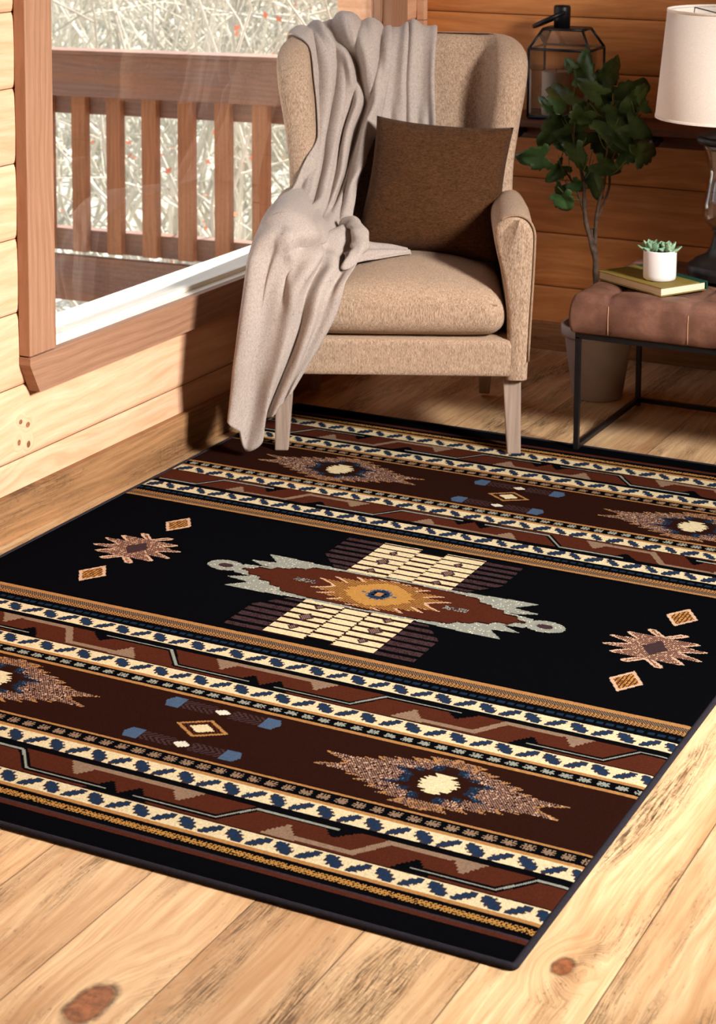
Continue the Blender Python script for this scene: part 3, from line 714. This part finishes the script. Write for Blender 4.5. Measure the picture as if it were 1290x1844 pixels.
        c2 = .47+.20*(.80-V); n += lo*(.018*gauss(U, c2, .085)-.013*gauss(U, c2+.16, .045)+.014*gauss(U, c2+.25, .06))
        n += lo*(-.010*gauss(U, .42, .035)*gauss(V, .72, .05))
        n += lo*.004*np.sin(U*30+6*V)
        return n
    A, _ = folds(A, fA, 0)
    for i in range(A.shape[0]):
        for j in range(A.shape[1]):
            x, y, z = A[i, j]
            q = mnoise.noise(Vector((x*14, y*14, z*9)))*.003
            A[i, j, 0] += q; A[i, j, 1] += q
    from mathutils.bvhtree import BVHTree
    trees = []
    for ob in chair.children:
        if ob.name.split('.')[0] in ('wing_back', 'seat_cushion'):
            trees.append(BVHTree.FromPolygons([v.co for v in ob.data.vertices], [p.vertices for p in ob.data.polygons]))
    def push(G, gap=.007):
        H = G.reshape(-1, 3)
        for i in range(len(H)):
            p = Vector(H[i])
            a = Vector((-.285, min(max(p.y, -.004), .5), min(max(p.z, .22), .553))); v = p-a
            if v.length < .066: p = a+(v.normalized() if v.length > 1e-4 else Vector((0, -.5, 1)).normalized())*.066
            if abs(p.x) < .33 and .19 < p.z < .43 and -.058 < p.y < .1: p.y = -.058
            for tr in trees:
                q, n, _, d = tr.find_nearest(p, .12)
                if q is None: continue
                sd = (p-q).dot(n)
                if sd < gap and (sd > -.05 or d < .04):
                    if abs(sd) > d*.5 or d < gap: p = q+n*gap
            H[i] = p
        return H.reshape(G.shape)
    def relax(G, n, wt=1.):
        for _ in range(n):
            H = G.copy(); H[1:-1, 1:-1] = (G[:-2, 1:-1]+G[2:, 1:-1]+G[1:-1, :-2]+G[1:-1, 2:])/4; H[1:-1, 0] = (G[:-2, 0]+G[2:, 0])/2; H[1:-1, -1] = (G[:-2, -1]+G[2:, -1])/2; G = G*(1-wt)+H*wt
        return G
    for _ in range(3):
        Q = push(A.copy()); mv = np.linalg.norm(Q-A, axis=-1) > 1e-4
        wt = mv.astype(float); mv[:, 0] = mv[:, 0] | mv[:, 2]; wt = np.maximum(wt, np.where((np.arange(A.shape[1]) < 3)[None, :], .8, 0))
        for _k in range(8): wt[1:-1, 1:-1] = np.maximum(wt[1:-1, 1:-1], .9*(wt[:-2, 1:-1]+wt[2:, 1:-1]+wt[1:-1, :-2]+wt[1:-1, 2:])/4)
        A = relax(Q, 5, np.clip(wt*.9, 0, .9)[..., None])
    A = push(A)
    def fC(U, V):
        ar = gauss(V, .625, .060)*np.clip((U-.22)/.2, 0, 1)
        r1 = np.abs(np.sin(U*4.6+V*30+.6+.8*np.sin(U*5))); r2 = np.abs(np.sin(U*7-V*24+1.5*np.sin(U*6)))
        m = ar*(.024*(1-r1)**1.3+.015*(1-r2)**1.6)
        m += gauss(V, .70, .06)*(.012*gauss(U, .38+(V-.68)*1.2, .03)+.016*gauss(U, .55-(V-.68)*.8, .035))
        m += np.clip((V-.64)/.05, 0, 1)*np.clip((.9-V)/.2, 0, 1)*.012*gauss(U, .30-.5*(V-.64), .04)
        return m
    A, _ = folds(A, fC, 0)
    A = relax(A, 2)
    B = cr(np.array([[(p[0], .665, .93) for p in BLB[0]]]+BLB), 120)
    B = cr(B.transpose(1, 0, 2), 50).transpose(1, 0, 2)
    def fB(U, V):
        f = .007*np.sin(U*2*PI*2.0+1.2+1.2*V)-.016*gauss(U, .45+.03*V, .035)*np.clip((V-.15)*8, 0, 1)
        return f+.010*np.sin(U*2*PI*4.2)*np.clip((V-.7)*3, 0, 1)+.010*gauss(U, .97, .05)
    B, _ = folds(B, fB, 0)
    B = push(relax(push(B), 2))
    T = cr(np.array(BLT), 60); T = cr(T.transpose(1, 0, 2), 30).transpose(1, 0, 2)
    T[..., 2] += .006
    def fT(U, V): return .008*np.sin(U*2*PI*2+V*4)*(1-V*.6)
    T, _ = folds(T, fT, 0)
    mb = MB()
    for G in (A, B, T): mb.add(*grid(G))
    # curled edge where the throw bunches up beside the seat
    P = cr([(-.150, .17, .548), (-.122, .14, .556), (-.104, .09, .540), (-.100, .04, .514), (-.114, .0, .494), (-.14, -.03, .474)], 40)
    rings = []
    for i in range(40):
        t = i/39; r = .0145*math.sin(PI*min(1, .12+t*.86))**.6*(1+.10*math.sin(i*.9)); tg = Vector(P[min(i+1, 39)]-P[max(i-1, 0)]).normalized()
        a_ = tg.cross(Vector((0, -1, .3))).normalized(); b_ = tg.cross(a_)
        rings.append([Vector(P[i])+(a_*math.cos(q)*(1.25+.2*math.sin(i*.4))+b_*math.sin(q)*.8)*r*(1+.16*math.sin(3*q+i*.3)) for q in np.linspace(0, 2*PI, 21)[:-1]])
    mb.add(*loft(rings))
    o = mb.build('throw_blanket', M['blanket'], None, smooth=True, label='heathered grey-beige knit throw draped over the left side of the armchair', cat='blanket')
    o.location = CH; o.rotation_euler = (0, 0, CRZ)
    s = o.modifiers.new('thickness', 'SOLIDIFY'); s.thickness = .005; s.offset = 0
blanket()

# ------------------------------------------------------------------ tufted leather table
TX0, TX1, TY0, TY1 = .887, 1.86, 4.537, 5.035
tab = empty('ottoman_table', ((TX0+TX1)/2, (TY0+TY1)/2, .0), label='tufted brown leather ottoman table on a thin black metal frame', cat='ottoman')
ox, oy = (TX0+TX1)/2, (TY0+TY1)/2
hx, hy = (TX1-TX0)/2, (TY1-TY0)/2; q = .0065
for sx in (-1, 1):
    for sy in (-1, 1):
        z0 = .0098 if sy < 0 and sx < 0 else .0
        MB().box((sx*(hx-q)-q, sy*(hy-q)-q, z0), (sx*(hx-q)+q, sy*(hy-q)+q, .302)).build('leg', M['blackmetal'], tab, bevel=.001)
for z0, z1, nm in ((.297, .311, 'upper_frame'), (.010, .023, 'lower_frame')):
    mb = MB()
    for sy in ((-1, 1) if z0 > .1 else (1,)): mb.box((-hx, sy*(hy-q)-q, z0), (hx, sy*(hy-q)+q, z1))
    for sx in (-1, 1): mb.box((sx*(hx-q)-q, -hy+2*q, z0+.0004), (sx*(hx-q)+q, hy-2*q, z1-.0004))
    mb.build(nm, M['blackmetal'], tab, bevel=.001)
def cushion():
    nx, ny = 120, 64; ex, ey = hx+.008, hy+.008
    but = [(-hx+.09+.205*k, -hy+.09+.16*j) for k in range(5) for j in range(3)]
    r = .020
    def top(x, y):
        e = min(ex-abs(x), ey-abs(y)); z = .412
        if e < r: z -= r-math.sqrt(max(0, r*r-(r-e)**2))
        # dimples with seams joining them
        dmin = min(math.hypot(x-bx, y-by) for bx, by in but)
        z -= .013*math.exp(-(dmin/.022)**2)
        sx_ = min(abs(x-(-hx+.09+.205*k)) for k in range(5)); sy_ = min(abs(y-(-hy+.09+.16*j)) for j in range(3))
        z -= .007*math.exp(-(sx_/.007)**2)+(.006*math.exp(-(sy_/.007)**2))
        z += .006*math.exp(-((e-.05)/.05)**2)
        return z
    P = np.zeros((ny+1, nx+1, 3))
    f = lambda t: math.copysign(abs(t)**.8, t)
    for i in range(ny+1):
        for j in range(nx+1):
            x, y = ex*f(j/nx*2-1), ey*f(i/ny*2-1); P[i, j] = (x, y, top(x, y))
    V, F = grid(P); mb = MB().add(V, F)
    # side wall under the rim
    per = [P[0, j] for j in range(nx+1)]+[P[i, nx] for i in range(1, ny+1)]+[P[ny, j] for j in range(nx-1, -1, -1)]+[P[i, 0] for i in range(ny-1, 0, -1)]
    rings = []
    for k, (z, b) in enumerate(((.312, -.006), (.317, .000), (.335, .004), (.36, .005), (.378, .003), (None, 0))):
        ring = []
        for p in per:
            x, y, zt = p
            s1 = min(abs(x-(-hx+.09+.205*m)) for m in range(5)) if abs(y) > ey-.01 else min(abs(y-(-hy+.09+.16*m)) for m in range(3))
            g_ = .0025*math.exp(-(s1/.004)**2) if z else 0
            bb = b-g_
            ring.append((x*(1+bb/ex), y*(1+bb/ey), z if z else zt))
        rings.append(ring)
    V, F = loft(rings, True, False); mb.add(V, F)
    c = mb.build('leather_cushion', M['leather'], tab, smooth=True)
    for bx, by in but:
        V, F = lathe([(.001, .0), (.006, -.0008), (.008, -.003), (.006, -.006)][::-1], 12)
        b = mesh('button', V, F, M['leather'], c); b.location = (bx, by, .403)
    # upright seams on the sides
    th = plain('pale_thread', lin(196, 148, 116), .7, .1)
    for m in range(5):
        x = -hx+.09+.205*m
        V, F = tube([(x, -ey-.0022, .318), (x, -ey-.0035, .335), (x, -ey-.0040, .36), (x, -ey-.0022, .380), (x, -ey-.0002, .390)], .0012, 5); mesh('seam', V, F, th, c)
cushion()

# ------------------------------------------------------------------ book and succulent
bk = empty('book', (1.032, 4.698, .4190), 0, label='olive hardback book with a dark green spine band, lying on the leather ottoman', cat='book')
ang = math.atan2(.131, .076); bk.rotation_euler = (0, 0, ang)
# local x along the short edge (towards the back right), local y along the long edge (towards the back left)
MB().box((-.073, -.117, .0022), (.073, .117, .0205)).build('page_block', M['pages'], bk, bevel=.001)
MB().box((-.077, -.121, 0), (.077, .121, .0022)).build('cover', M['olive'], bk, bevel=.0008)
MB().box((-.077, -.121, .0205), (.052, .121, .0228)).build('cover', M['olive'], bk, bevel=.0008)
MB().box((.0525, -.121, .0203), (.079, .121, .0229)).build('spine', M['darkgreen'], bk, bevel=.0008, label='dark green cloth spine band')
MB().box((.0745, -.121, .0), (.079, .121, .0203)).build('spine', M['darkgreen'], bk, label='dark green cloth spine band')
SUC = (1.062, 4.668, .4421)
sp = empty('potted_succulent', SUC, label='small green succulent in a white cylindrical pot standing on the book', cat='potted plant')
V, F = lathe([(.001, 0), (.036, 0), (.0405, .003), (.0415, .012), (.0418, .074), (.0408, .0765), (.039, .0745), (.0385, .062), (.001, .060)], 56, False); mesh('pot', V, F, M['white_ceramic'], sp)
V, F = lathe([(.0383, .056), (.030, .062), (.001, .064)], 30, False); mesh('soil', V, F, M['soil'], sp)
def succ_leaf(L, Wd, curl):
    P = []
    for i in range(9):
        t = i/8; w = Wd*math.sin(PI*min(1, t*.93+.07))**.75*(1 if t < .8 else (1-((t-.8)/.2)**2*.85))
        c = Vector((0, L*t, curl*t*t*L))
        P.append([(c.x-w, c.y, c.z+w*.55), (c.x-w*.5, c.y, c.z+w*.12), (c.x, c.y, c.z), (c.x+w*.5, c.y, c.z+w*.12), (c.x+w, c.y, c.z+w*.55), (c.x+w*.5, c.y, c.z+w*.0-.0025), (c.x, c.y, c.z-.0045*(1-t*.6)), (c.x-w*.5, c.y, c.z-.0025)])
    return loft(P)
for cx, cy_, sc in ((-.019, -.006, 1.2), (.020, .004, 1.12), (.002, .018, .95)):
    mb = MB()
    for ring, (n, el, L) in enumerate(((7, 18, .036), (6, 42, .031), (5, 62, .023), (3, 80, .014))):
        for k in range(n):
            V, F = succ_leaf(L*sc, .0088*sc, .25)
            T = Matrix.Translation((cx, cy_, .064+ring*.003)) @ Matrix.Rotation(2*PI*k/n+ring*.5+cx*40, 4, 'Z') @ Matrix.Rotation(math.radians(el), 4, 'X')
            mb.add(V, F, T)
    mb.build('rosette', M['succ'], sp, smooth=True)

# ------------------------------------------------------------------ table lamp
LP = (1.172, 4.885, .4175)
lamp = empty('table_lamp', LP, label='glass-bodied table lamp with black turned base and cream linen shade', cat='lamp')
z0 = 0
V, F = lathe([(.001, 0), (.098, 0), (.101, .006), (.100, .030), (.094, .036), (.088, .038), (.082, .046), (.060, .056), (.052, .062), (.044, .075), (.036, .10), (.034, .118), (.040, .126), (.001, .128)], 64, False); mesh('lamp_base', V, F, M['blackwood'], lamp)
V, F = lathe([(.030, .128), (.044, .131), (.060, .145), (.066, .165), (.065, .195), (.058, .235), (.053, .270), (.057, .305), (.066, .335), (.073, .352), (.070, .352), (.063, .333), (.054, .304), (.050, .270), (.055, .235), (.062, .195), (.063, .166), (.057, .148), (.042, .134), (.030, .131)], 64, False); mesh('glass_body', V, F, M['lampglass'], lamp)
V, F = lathe([(.001, .350), (.078, .350), (.084, .356), (.085, .366), (.078, .372), (.060, .378), (.030, .384), (.022, .392), (.020, .44), (.001, .442)], 48, False); mesh('collar', V, F, M['blackwood'], lamp)
V, F = tube([(0, 0, .126), (0, 0, .352)], .006, 12); mesh('centre_rod', V, F, plain('aged_brass', lin(120, 92, 60), .35, .5, .1, 30, .8), lamp)
zb, zt, rb, rt_ = .418, .697, .193, .168
V, F = lathe([(rb, zb), (rt_, zt), (rt_-.002, zt), (rb-.002, zb), (rb, zb)], 96, False); sh = mesh('lamp_shade', V, F, M['shade'], lamp)
V, F = lathe([(rb+.0008, zb-.001), (rb+.0004, zb+.006), (rb-.003, zb+.006), (rb-.003, zb-.001), (rb+.0008, zb-.001)], 96, False); mesh('rim', V, F, M['shade'], sh)
V, F = lathe([(rt_+.0008, zt+.001), (rt_+.0012, zt-.006), (rt_-.003, zt-.006), (rt_-.003, zt+.001), (rt_+.0008, zt+.001)], 96, False); mesh('rim', V, F, M['shade'], sh)
mb = MB()
for k in range(3):
    a = 2*PI*k/3+.4; mb.add(*tube([(0, 0, zt-.02), (rt_*math.cos(a), rt_*math.sin(a), zt-.006)], .0018, 6))
mb.add(*tube([(0, 0, .44), (0, 0, zt+.012)], .004, 8)); mb.build('harp', M['blackmetal'], lamp, smooth=True)
V, F = lathe([(.001, .44), (.014, .442), (.026, .47), (.031, .50), (.026, .53), (.012, .545), (.001, .547)], 24, False); mesh('bulb', V, F, M['white_ceramic'], lamp)

# ------------------------------------------------------------------ wall shelf, peg, lantern, candle
shf = empty('wall_shelf', (0, 5.49, .737), label='long dark brown wooden ledge shelf on the back log wall', cat='shelf')
m_sh = wood('dark_shelf_wood', lin(112, 64, 40), lin(72, 38, 24), 'x', 'z', 5., -.7, rough=.5, streak=.3, knot=.5, seam=0, var=0)
MB().box((.15, -.215, -.022), (2.2, .0, 0)).build('shelf_board', m_sh, shf, bevel=.003)
MB().box((.15, -.030, -.082), (2.2, .0, -.022)).build('back_rail', m_sh, shf, bevel=.003)
for x in (.372, .80, 1.25):
    V, F = lathe([(.001, 0), (.010, 0), (.009, .03), (.012, .040), (.017, .050), (.017, .058), (.011, .064), (.001, .066)], 20, False)
    p = mesh('peg', V, F, M['blackwood'], shf); p.rotation_euler = (PI/2, 0, 0); p.location = (x, -.028, -.058)
LZ = .7375
ln = empty('lantern', (.532, 5.385, LZ), math.radians(4), label='black metal and glass lantern with a ring handle standing on the wall shelf', cat='lantern')
w, h, wt, ht = .092, .205, .060, .262; d_ = .080; dt = .045; r = .0042
C4 = [(-w, -d_), (w, -d_), (w, d_), (-w, d_)]; T4 = [(-wt, -dt), (wt, -dt), (wt, dt), (-wt, dt)]
mb = MB()
for i in range(4):
    a, b = C4[i], C4[(i+1) % 4]; ta, tb = T4[i], T4[(i+1) % 4]
    for P in ([(*a, .004), (*a, h)], [(*a, .006), (*b, .006)], [(*a, h), (*b, h)], [(*a, h), (*ta, ht)], [(*ta, ht), (*tb, ht)]): mb.add(*tube(P, r, 6))
mb.build('frame', M['blackmetal'], ln, smooth=True)
MB().box((-w, -d_, 0), (w, d_, .004)).build('floor_plate', M['blackmetal'], ln)
mb = MB()
for i in range(4):
    a, b = C4[i], C4[(i+1) % 4]; ta, tb = T4[i], T4[(i+1) % 4]
    mb.add([(*a, .006), (*b, .006), (*b, h), (*a, h)], [(0, 1, 2, 3)]).add([(*a, h), (*b, h), (*tb, ht), (*ta, ht)], [(0, 1, 2, 3)])
g_l = glass('lantern_glass', (.96, .95, .94, 1), .4, .06)
mb.build('glass_panes', g_l, ln)
MB().box((-wt, -dt, ht), (wt, dt, ht+.003)).build('top_plate', M['blackmetal'], ln)
V, F = lathe([(.001, ht), (.024, ht+.002), (.025, ht+.062), (.022, ht+.068), (.001, ht+.069)], 24, False); ch_ = mesh('chimney', V, F, M['blackmetal'], ln); ch_.location.x = -.016
pts = [(.058*math.cos(a)-.045, .0, ht+.018+.058*math.sin(a)*.0+.020*math.sin(a*.5)) for a in np.linspace(0, 2*PI, 30)]
pts = [(-.050+.046*math.cos(a), -.01+.046*math.sin(a), ht+.026+.022*math.cos(a)) for a in np.linspace(0, 2*PI, 36)]
V, F = tube(pts, .0065, 8); mesh('handle', V, F, M['blackmetal'], ln)
cn = empty('candle', (.500, 5.385, LZ+.0045), label='white pillar candle inside the lantern', cat='candle')
V, F = lathe([(.001, 0), (.041, 0), (.042, .003), (.042, .128), (.039, .131), (.020, .128), (.001, .127)], 40, False); mesh('wax', V, F, M['wax'], cn)
V, F = tube([(0, 0, .126), (.001, 0, .138)], .0012, 6); mesh('wick', V, F, M['blackwood'], cn)

# ------------------------------------------------------------------ potted tree
pt = empty('potted_tree', (.762, 5.065, .0), label='leafy potted tree with lobed dark green leaves in a grey pot', cat='potted plant')
V, F = lathe([(.001, 0), (.067, 0), (.070, .004), (.094, .172), (.096, .176), (.102, .178), (.104, .182), (.104, .204), (.101, .208), (.095, .207), (.092, .190), (.088, .165), (.001, .160)], 56, False); mesh('pot', V, F, M['potgrey'], pt)
V, F = lathe([(.089, .160), (.06, .168), (.001, .170)], 30, False); mesh('soil', V, F, M['soil'], pt)
def branch(pts, r0, r1, mb):
    P = cr(pts, 24)
    for i in range(24): P[i] += np.array([mnoise.noise(Vector((P[i][2]*14, k_, 0))) for k_ in (0, 7, 13)])*.004
    R = np.linspace(r0, r1, 24)*(1+.12*np.sin(np.arange(24)*1.7)); mb.add(*tube(P, R, 8)); return P
mb = MB(); S = []
branch([(0, 0, .15), (-.012, .01, .28), (-.018, .01, .40), (-.030, .01, .47)], .0095, .0085, mb)
S.append(branch([(-.020, .01, .40), (-.045, .0, .50), (-.05, -.01, .60), (-.075, -.02, .74), (-.09, .0, .84)], .008, .003, mb))
S.append(branch([(-.020, .01, .42), (-.012, .0, .52), (.005, .0, .60), (.015, .01, .72), (.03, .0, .85)], .006, .0025, mb))
S.append(branch([(-.012, .0, .50), (.012, .02, .58), (.02, .02, .66), (.07, .03, .76), (.10, .02, .80)], .004, .002, mb))
S.append(branch([(-.045, .0, .50), (-.06, -.01, .56), (-.09, -.02, .62), (-.12, -.03, .66)], .004, .002, mb))
mb.build('stem', M['bark'], pt, smooth=True)
def lobed_leaf(L, seed):
    rg = random.Random(seed); n = 48; out = []
    for k in range(n):
        a = 2*PI*k/n; t = abs(((a+PI) % (2*PI))-PI)      # 0 at the tip
        r_ = .50+.26*math.cos(t*1.0)+.36*max(0, math.cos(5*t/1.75))**1.2+.04*math.sin(13*a+seed)+.03*math.sin(23*a)
        if t > 2.75: r_ *= .55
        out.append((math.sin(a)*r_*.56, .42+math.cos(a)*r_*.60))
    rings = []
    bend = rg.uniform(-.7, -.2); cup = rg.uniform(.05, .35); tw = rg.uniform(-.4, .4)
    for s_ in (1., .72, .42, .12):
        ring = []
        for x, y in out:
            X, Y = x*s_, .42+(y-.42)*s_
            z_ = bend*Y*Y*.5+cup*abs(X)*.8+.03*math.sin(9*X+7*Y+seed)+tw*X*Y*.5-.02*math.exp(-(X/.03)**2)
            ring.append((X*L, Y*L, z_*L))
        rings.append(ring)
    V, F = loft(rings, False, True); return V, F
# leaf centres relative to the pot, (x, z, size, roll in the picture plane, how far towards the room)
LV = [(-.170, .672, .105, 100, -.06), (-.098, .560, .085, 200, -.06), (-.120, .640, .075, 140, -.03), (-.060, .700, .095, 190, -.07), (-.135, .760, .115, 150, .0), (-.110, .830, .120, 40, -.03), (-.065, .745, .10, 100, -.02),
      (.000, .790, .135, 330, -.05), (-.055, .905, .095, 10, -.02), (.010, .900, .105, 320, .0), (-.095, .925, .05, 40, -.02), (.045, .840, .12, 300, .03), (.035, .775, .12, 230, -.05), (.075, .700, .105, 290, -.04),
      (.020, .665, .085, 240, -.07), (.100, .775, .09, 240, -.04), (.130, .700, .095, 290, -.05), (.110, .860, .06, 310, -.02), (-.03, .620, .095, 180, .0), (-.155, .720, .07, 120, .03), (-.01, .840, .11, 20, .04),
      (-.07, .600, .06, 230, -.04), (.06, .730, .09, 170, .04), (-.02, .720, .12, 200, .05), (-.10, .690, .09, 80, .05), (.055, .805, .12, 200, -.02), (-.085, .795, .115, 260, .03), (.0, .86, .09, 60, -.06), (-.165, .800, .06, 60, .0),
      (-.035, .80, .10, 150, -.08), (.085, .815, .085, 20, .05), (-.12, .585, .05, 160, -.02)]
mb = MB(); mp = MB()
Rcam = math.radians(25)
for k, (x, z, L, roll, dy) in enumerate(LV):
    V, F = lobed_leaf(L*1.10, k); rg = random.Random(k+50)
    T = (Matrix.Rotation(Rcam*.6, 4, 'Z') @ Matrix.Rotation(-math.radians(roll), 4, 'Y') @ Matrix.Rotation(math.radians(90+rg.uniform(-38, 25)), 4, 'X') @ Matrix.Rotation(rg.uniform(-.6, .6), 4, 'Y'))
    c = T @ Vector((0, .45*L*1.10, 0))
    base = Vector((x*.96, dy+.01, z))-c
    mb.add(V, F, Matrix.Translation(base) @ T)
    # stalk from the nearest stem point
    best = min((p for s_ in S for p in s_), key=lambda p: (Vector(p)-base-Vector((0, 0, -.06))).length)
    mid = (Vector(best)+base)/2+Vector((0, 0, -.012)); mp.add(*tube(cr([best, mid, base], 8), .0014, 5))
o = mb.build('foliage', M['leaf'], pt, smooth=True); s_ = o.modifiers.new('t', 'SOLIDIFY'); s_.thickness = .0012
mp.build('stalks', plain('leaf_stalk', lin(120, 124, 76), .6, .2), pt, smooth=True)

# ------------------------------------------------------------------ outside: deck, railing, scrub
MB().box((-6, 2.0, -.62), (-.17, 6.80, -.52)).build('deck_floor', M['deckfloor'], kind='structure')
rl = empty('deck_railing', (-1.80, 6.80, .0), 0, label='wooden deck railing with square balusters outside the window', cat='railing')
def xz(x): return .020*(x+1.23)
def rbar(x0, x1, y0, y1, z0, z1, name, m, bevel=.003):
    V = [(x, y, z+xz(x)) for x, y, z in [(x0, y0, z0), (x1, y0, z0), (x1, y1, z0), (x0, y1, z0), (x0, y0, z1), (x1, y0, z1), (x1, y1, z1), (x0, y1, z1)]]
    V = [(x+1.80, y, z) for x, y, z in V]
    return MB().add(V, [(0, 3, 2, 1), (4, 5, 6, 7), (0, 1, 5, 4), (1, 2, 6, 5), (2, 3, 7, 6), (3, 0, 4, 7)]).build(name, m, rl, bevel=bevel)
rbar(-3.6, -.40, -.075, .045, .688, .705, 'cap_rail', M['deck']); rbar(-3.6, -.40, -.06, -.02, .510, .688, 'top_rail', M['deck'])
rbar(-3.6, -.40, .02, .055, .425, .505, 'upper_stringer', M['deck']); rbar(-3.6, -.40, .02, .085, -.170, -.075, 'lower_stringer', M['deck'])
rbar(-3.6, -.40, -.04, .0, -.375, -.180, 'rim_board', M['deck'])
for k in range(-6, 9):
    x = -2.185+.1765*k; rbar(x-.036, x+.036, -.02, .018, -.165, .515, 'baluster', M['deck_v'])
# ground falling away and rising into a scrubby bank
def ground():
    nx, ny = 60, 60; P = np.zeros((ny, nx, 3))
    for i, y in enumerate(np.linspace(6.9, 30, ny)):
        for j, x in enumerate(np.linspace(-26, 4, nx)):
            z = -1.6+.10*(y-7)+.012*max(0, y-11)**2+.25*mnoise.noise(Vector((x*.4, y*.4, 0)))
            P[i, j] = (x, y, z)
    V, F = grid(P)
    t = NT('winter_scrub_ground', 1., .0); f = t.noise(t.pos(), 2.2, 6, .7); f2 = t.noise(t.pos(), 14, 5, .7)
    c = t.ramp(t.math('ADD', t.math('MULTIPLY', f, .5), t.math('MULTIPLY', f2, .5)), [(.34, lin(120, 122, 112)), (.48, lin(184, 184, 172)), (.6, lin(232, 230, 222)), (.72, lin(252, 250, 244))])
    t.col(c); mesh('ground_outside', V, F, t.m, kind='structure')
ground()
def scrub(name, n, seed, m, xr, yr, hr, leaves=0, ml=None):
    rg = random.Random(seed); mb = MB(); ml_b = MB()
    for _ in range(n):
        x, y = rg.uniform(*xr), rg.uniform(*yr); x += -(y-7)*.55
        z = -1.7+.10*(y-7)+.012*max(0, y-11)**2; H = rg.uniform(*hr)*(1+.03*(y-7))
        lean = Vector((rg.uniform(-.8, .8), rg.uniform(-.4, .4), 1)).normalized()
        p = Vector((x, y, z)); P = [p.copy()]
        for k in range(5):
            lean = (lean+Vector((rg.uniform(-.35, .35), rg.uniform(-.3, .3), rg.uniform(-.15, .2)))).normalized(); p = p+lean*H/5; P.append(p.copy())
            if rg.random() < .9:
                q = p.copy(); dr = (lean+Vector((rg.uniform(-1.2, 1.2), rg.uniform(-.6, .6), rg.uniform(-.5, .6)))).normalized(); Q = [q.copy()]
                for _k in range(3): dr = (dr+Vector((rg.uniform(-.3, .3), rg.uniform(-.3, .3), rg.uniform(-.3, .1)))).normalized(); q = q+dr*H*.14; Q.append(q.copy())
                mb.add(*tube(Q, [.007, .006, .004, .002], 3, False))
                for _l in range(leaves):
                    c = Q[rg.randrange(1, 4)]+Vector((rg.uniform(-.1, .1), rg.uniform(-.1, .1), rg.uniform(-.1, .1))); s_ = rg.uniform(.008, .026)
                    a = Vector((rg.uniform(-1, 1), rg.uniform(-1, 1), rg.uniform(-1, 1))).normalized(); b = a.orthogonal().normalized()
                    ml_b.add([c+a*s_, c+b*s_*.6, c-a*s_, c-b*s_*.6], [(0, 1, 2, 3)])
        mb.add(*tube(P, [.016, .014, .012, .009, .006, .003], 4, False))
    if leaves:
        root = empty(name, (0, 0, 0), kind='stuff', label='thin leafy bush with orange-red leaves beyond the deck railing', cat='shrub')
        mb.build('twigs', m, root, smooth=True); ml_b.build('leaves', ml, root)
        for c in root.children: c['kind'] = 'stuff'
    else: mb.build(name, m, None, smooth=True, kind='stuff', label='tangle of bare pale branches beyond the deck railing', cat='thicket')
pale = plain('pale_bare_branches', lin(196, 190, 178), .9, .05, .25, 3)
scrub('thicket', 760, 3, plain('mixed_branches', lin(196, 192, 180), .9, .05, .35, 1.2), (-4.4, 3.0), (9.5, 19), (1.6, 3.4))
scrub('red_leaf_bush', 10, 12, pale, (-2.3, -1.0), (8.3, 9.2), (2.2, 3.0), 9, plain('orange_red_leaves', lin(214, 134, 106), .7, .1, .2, 6))
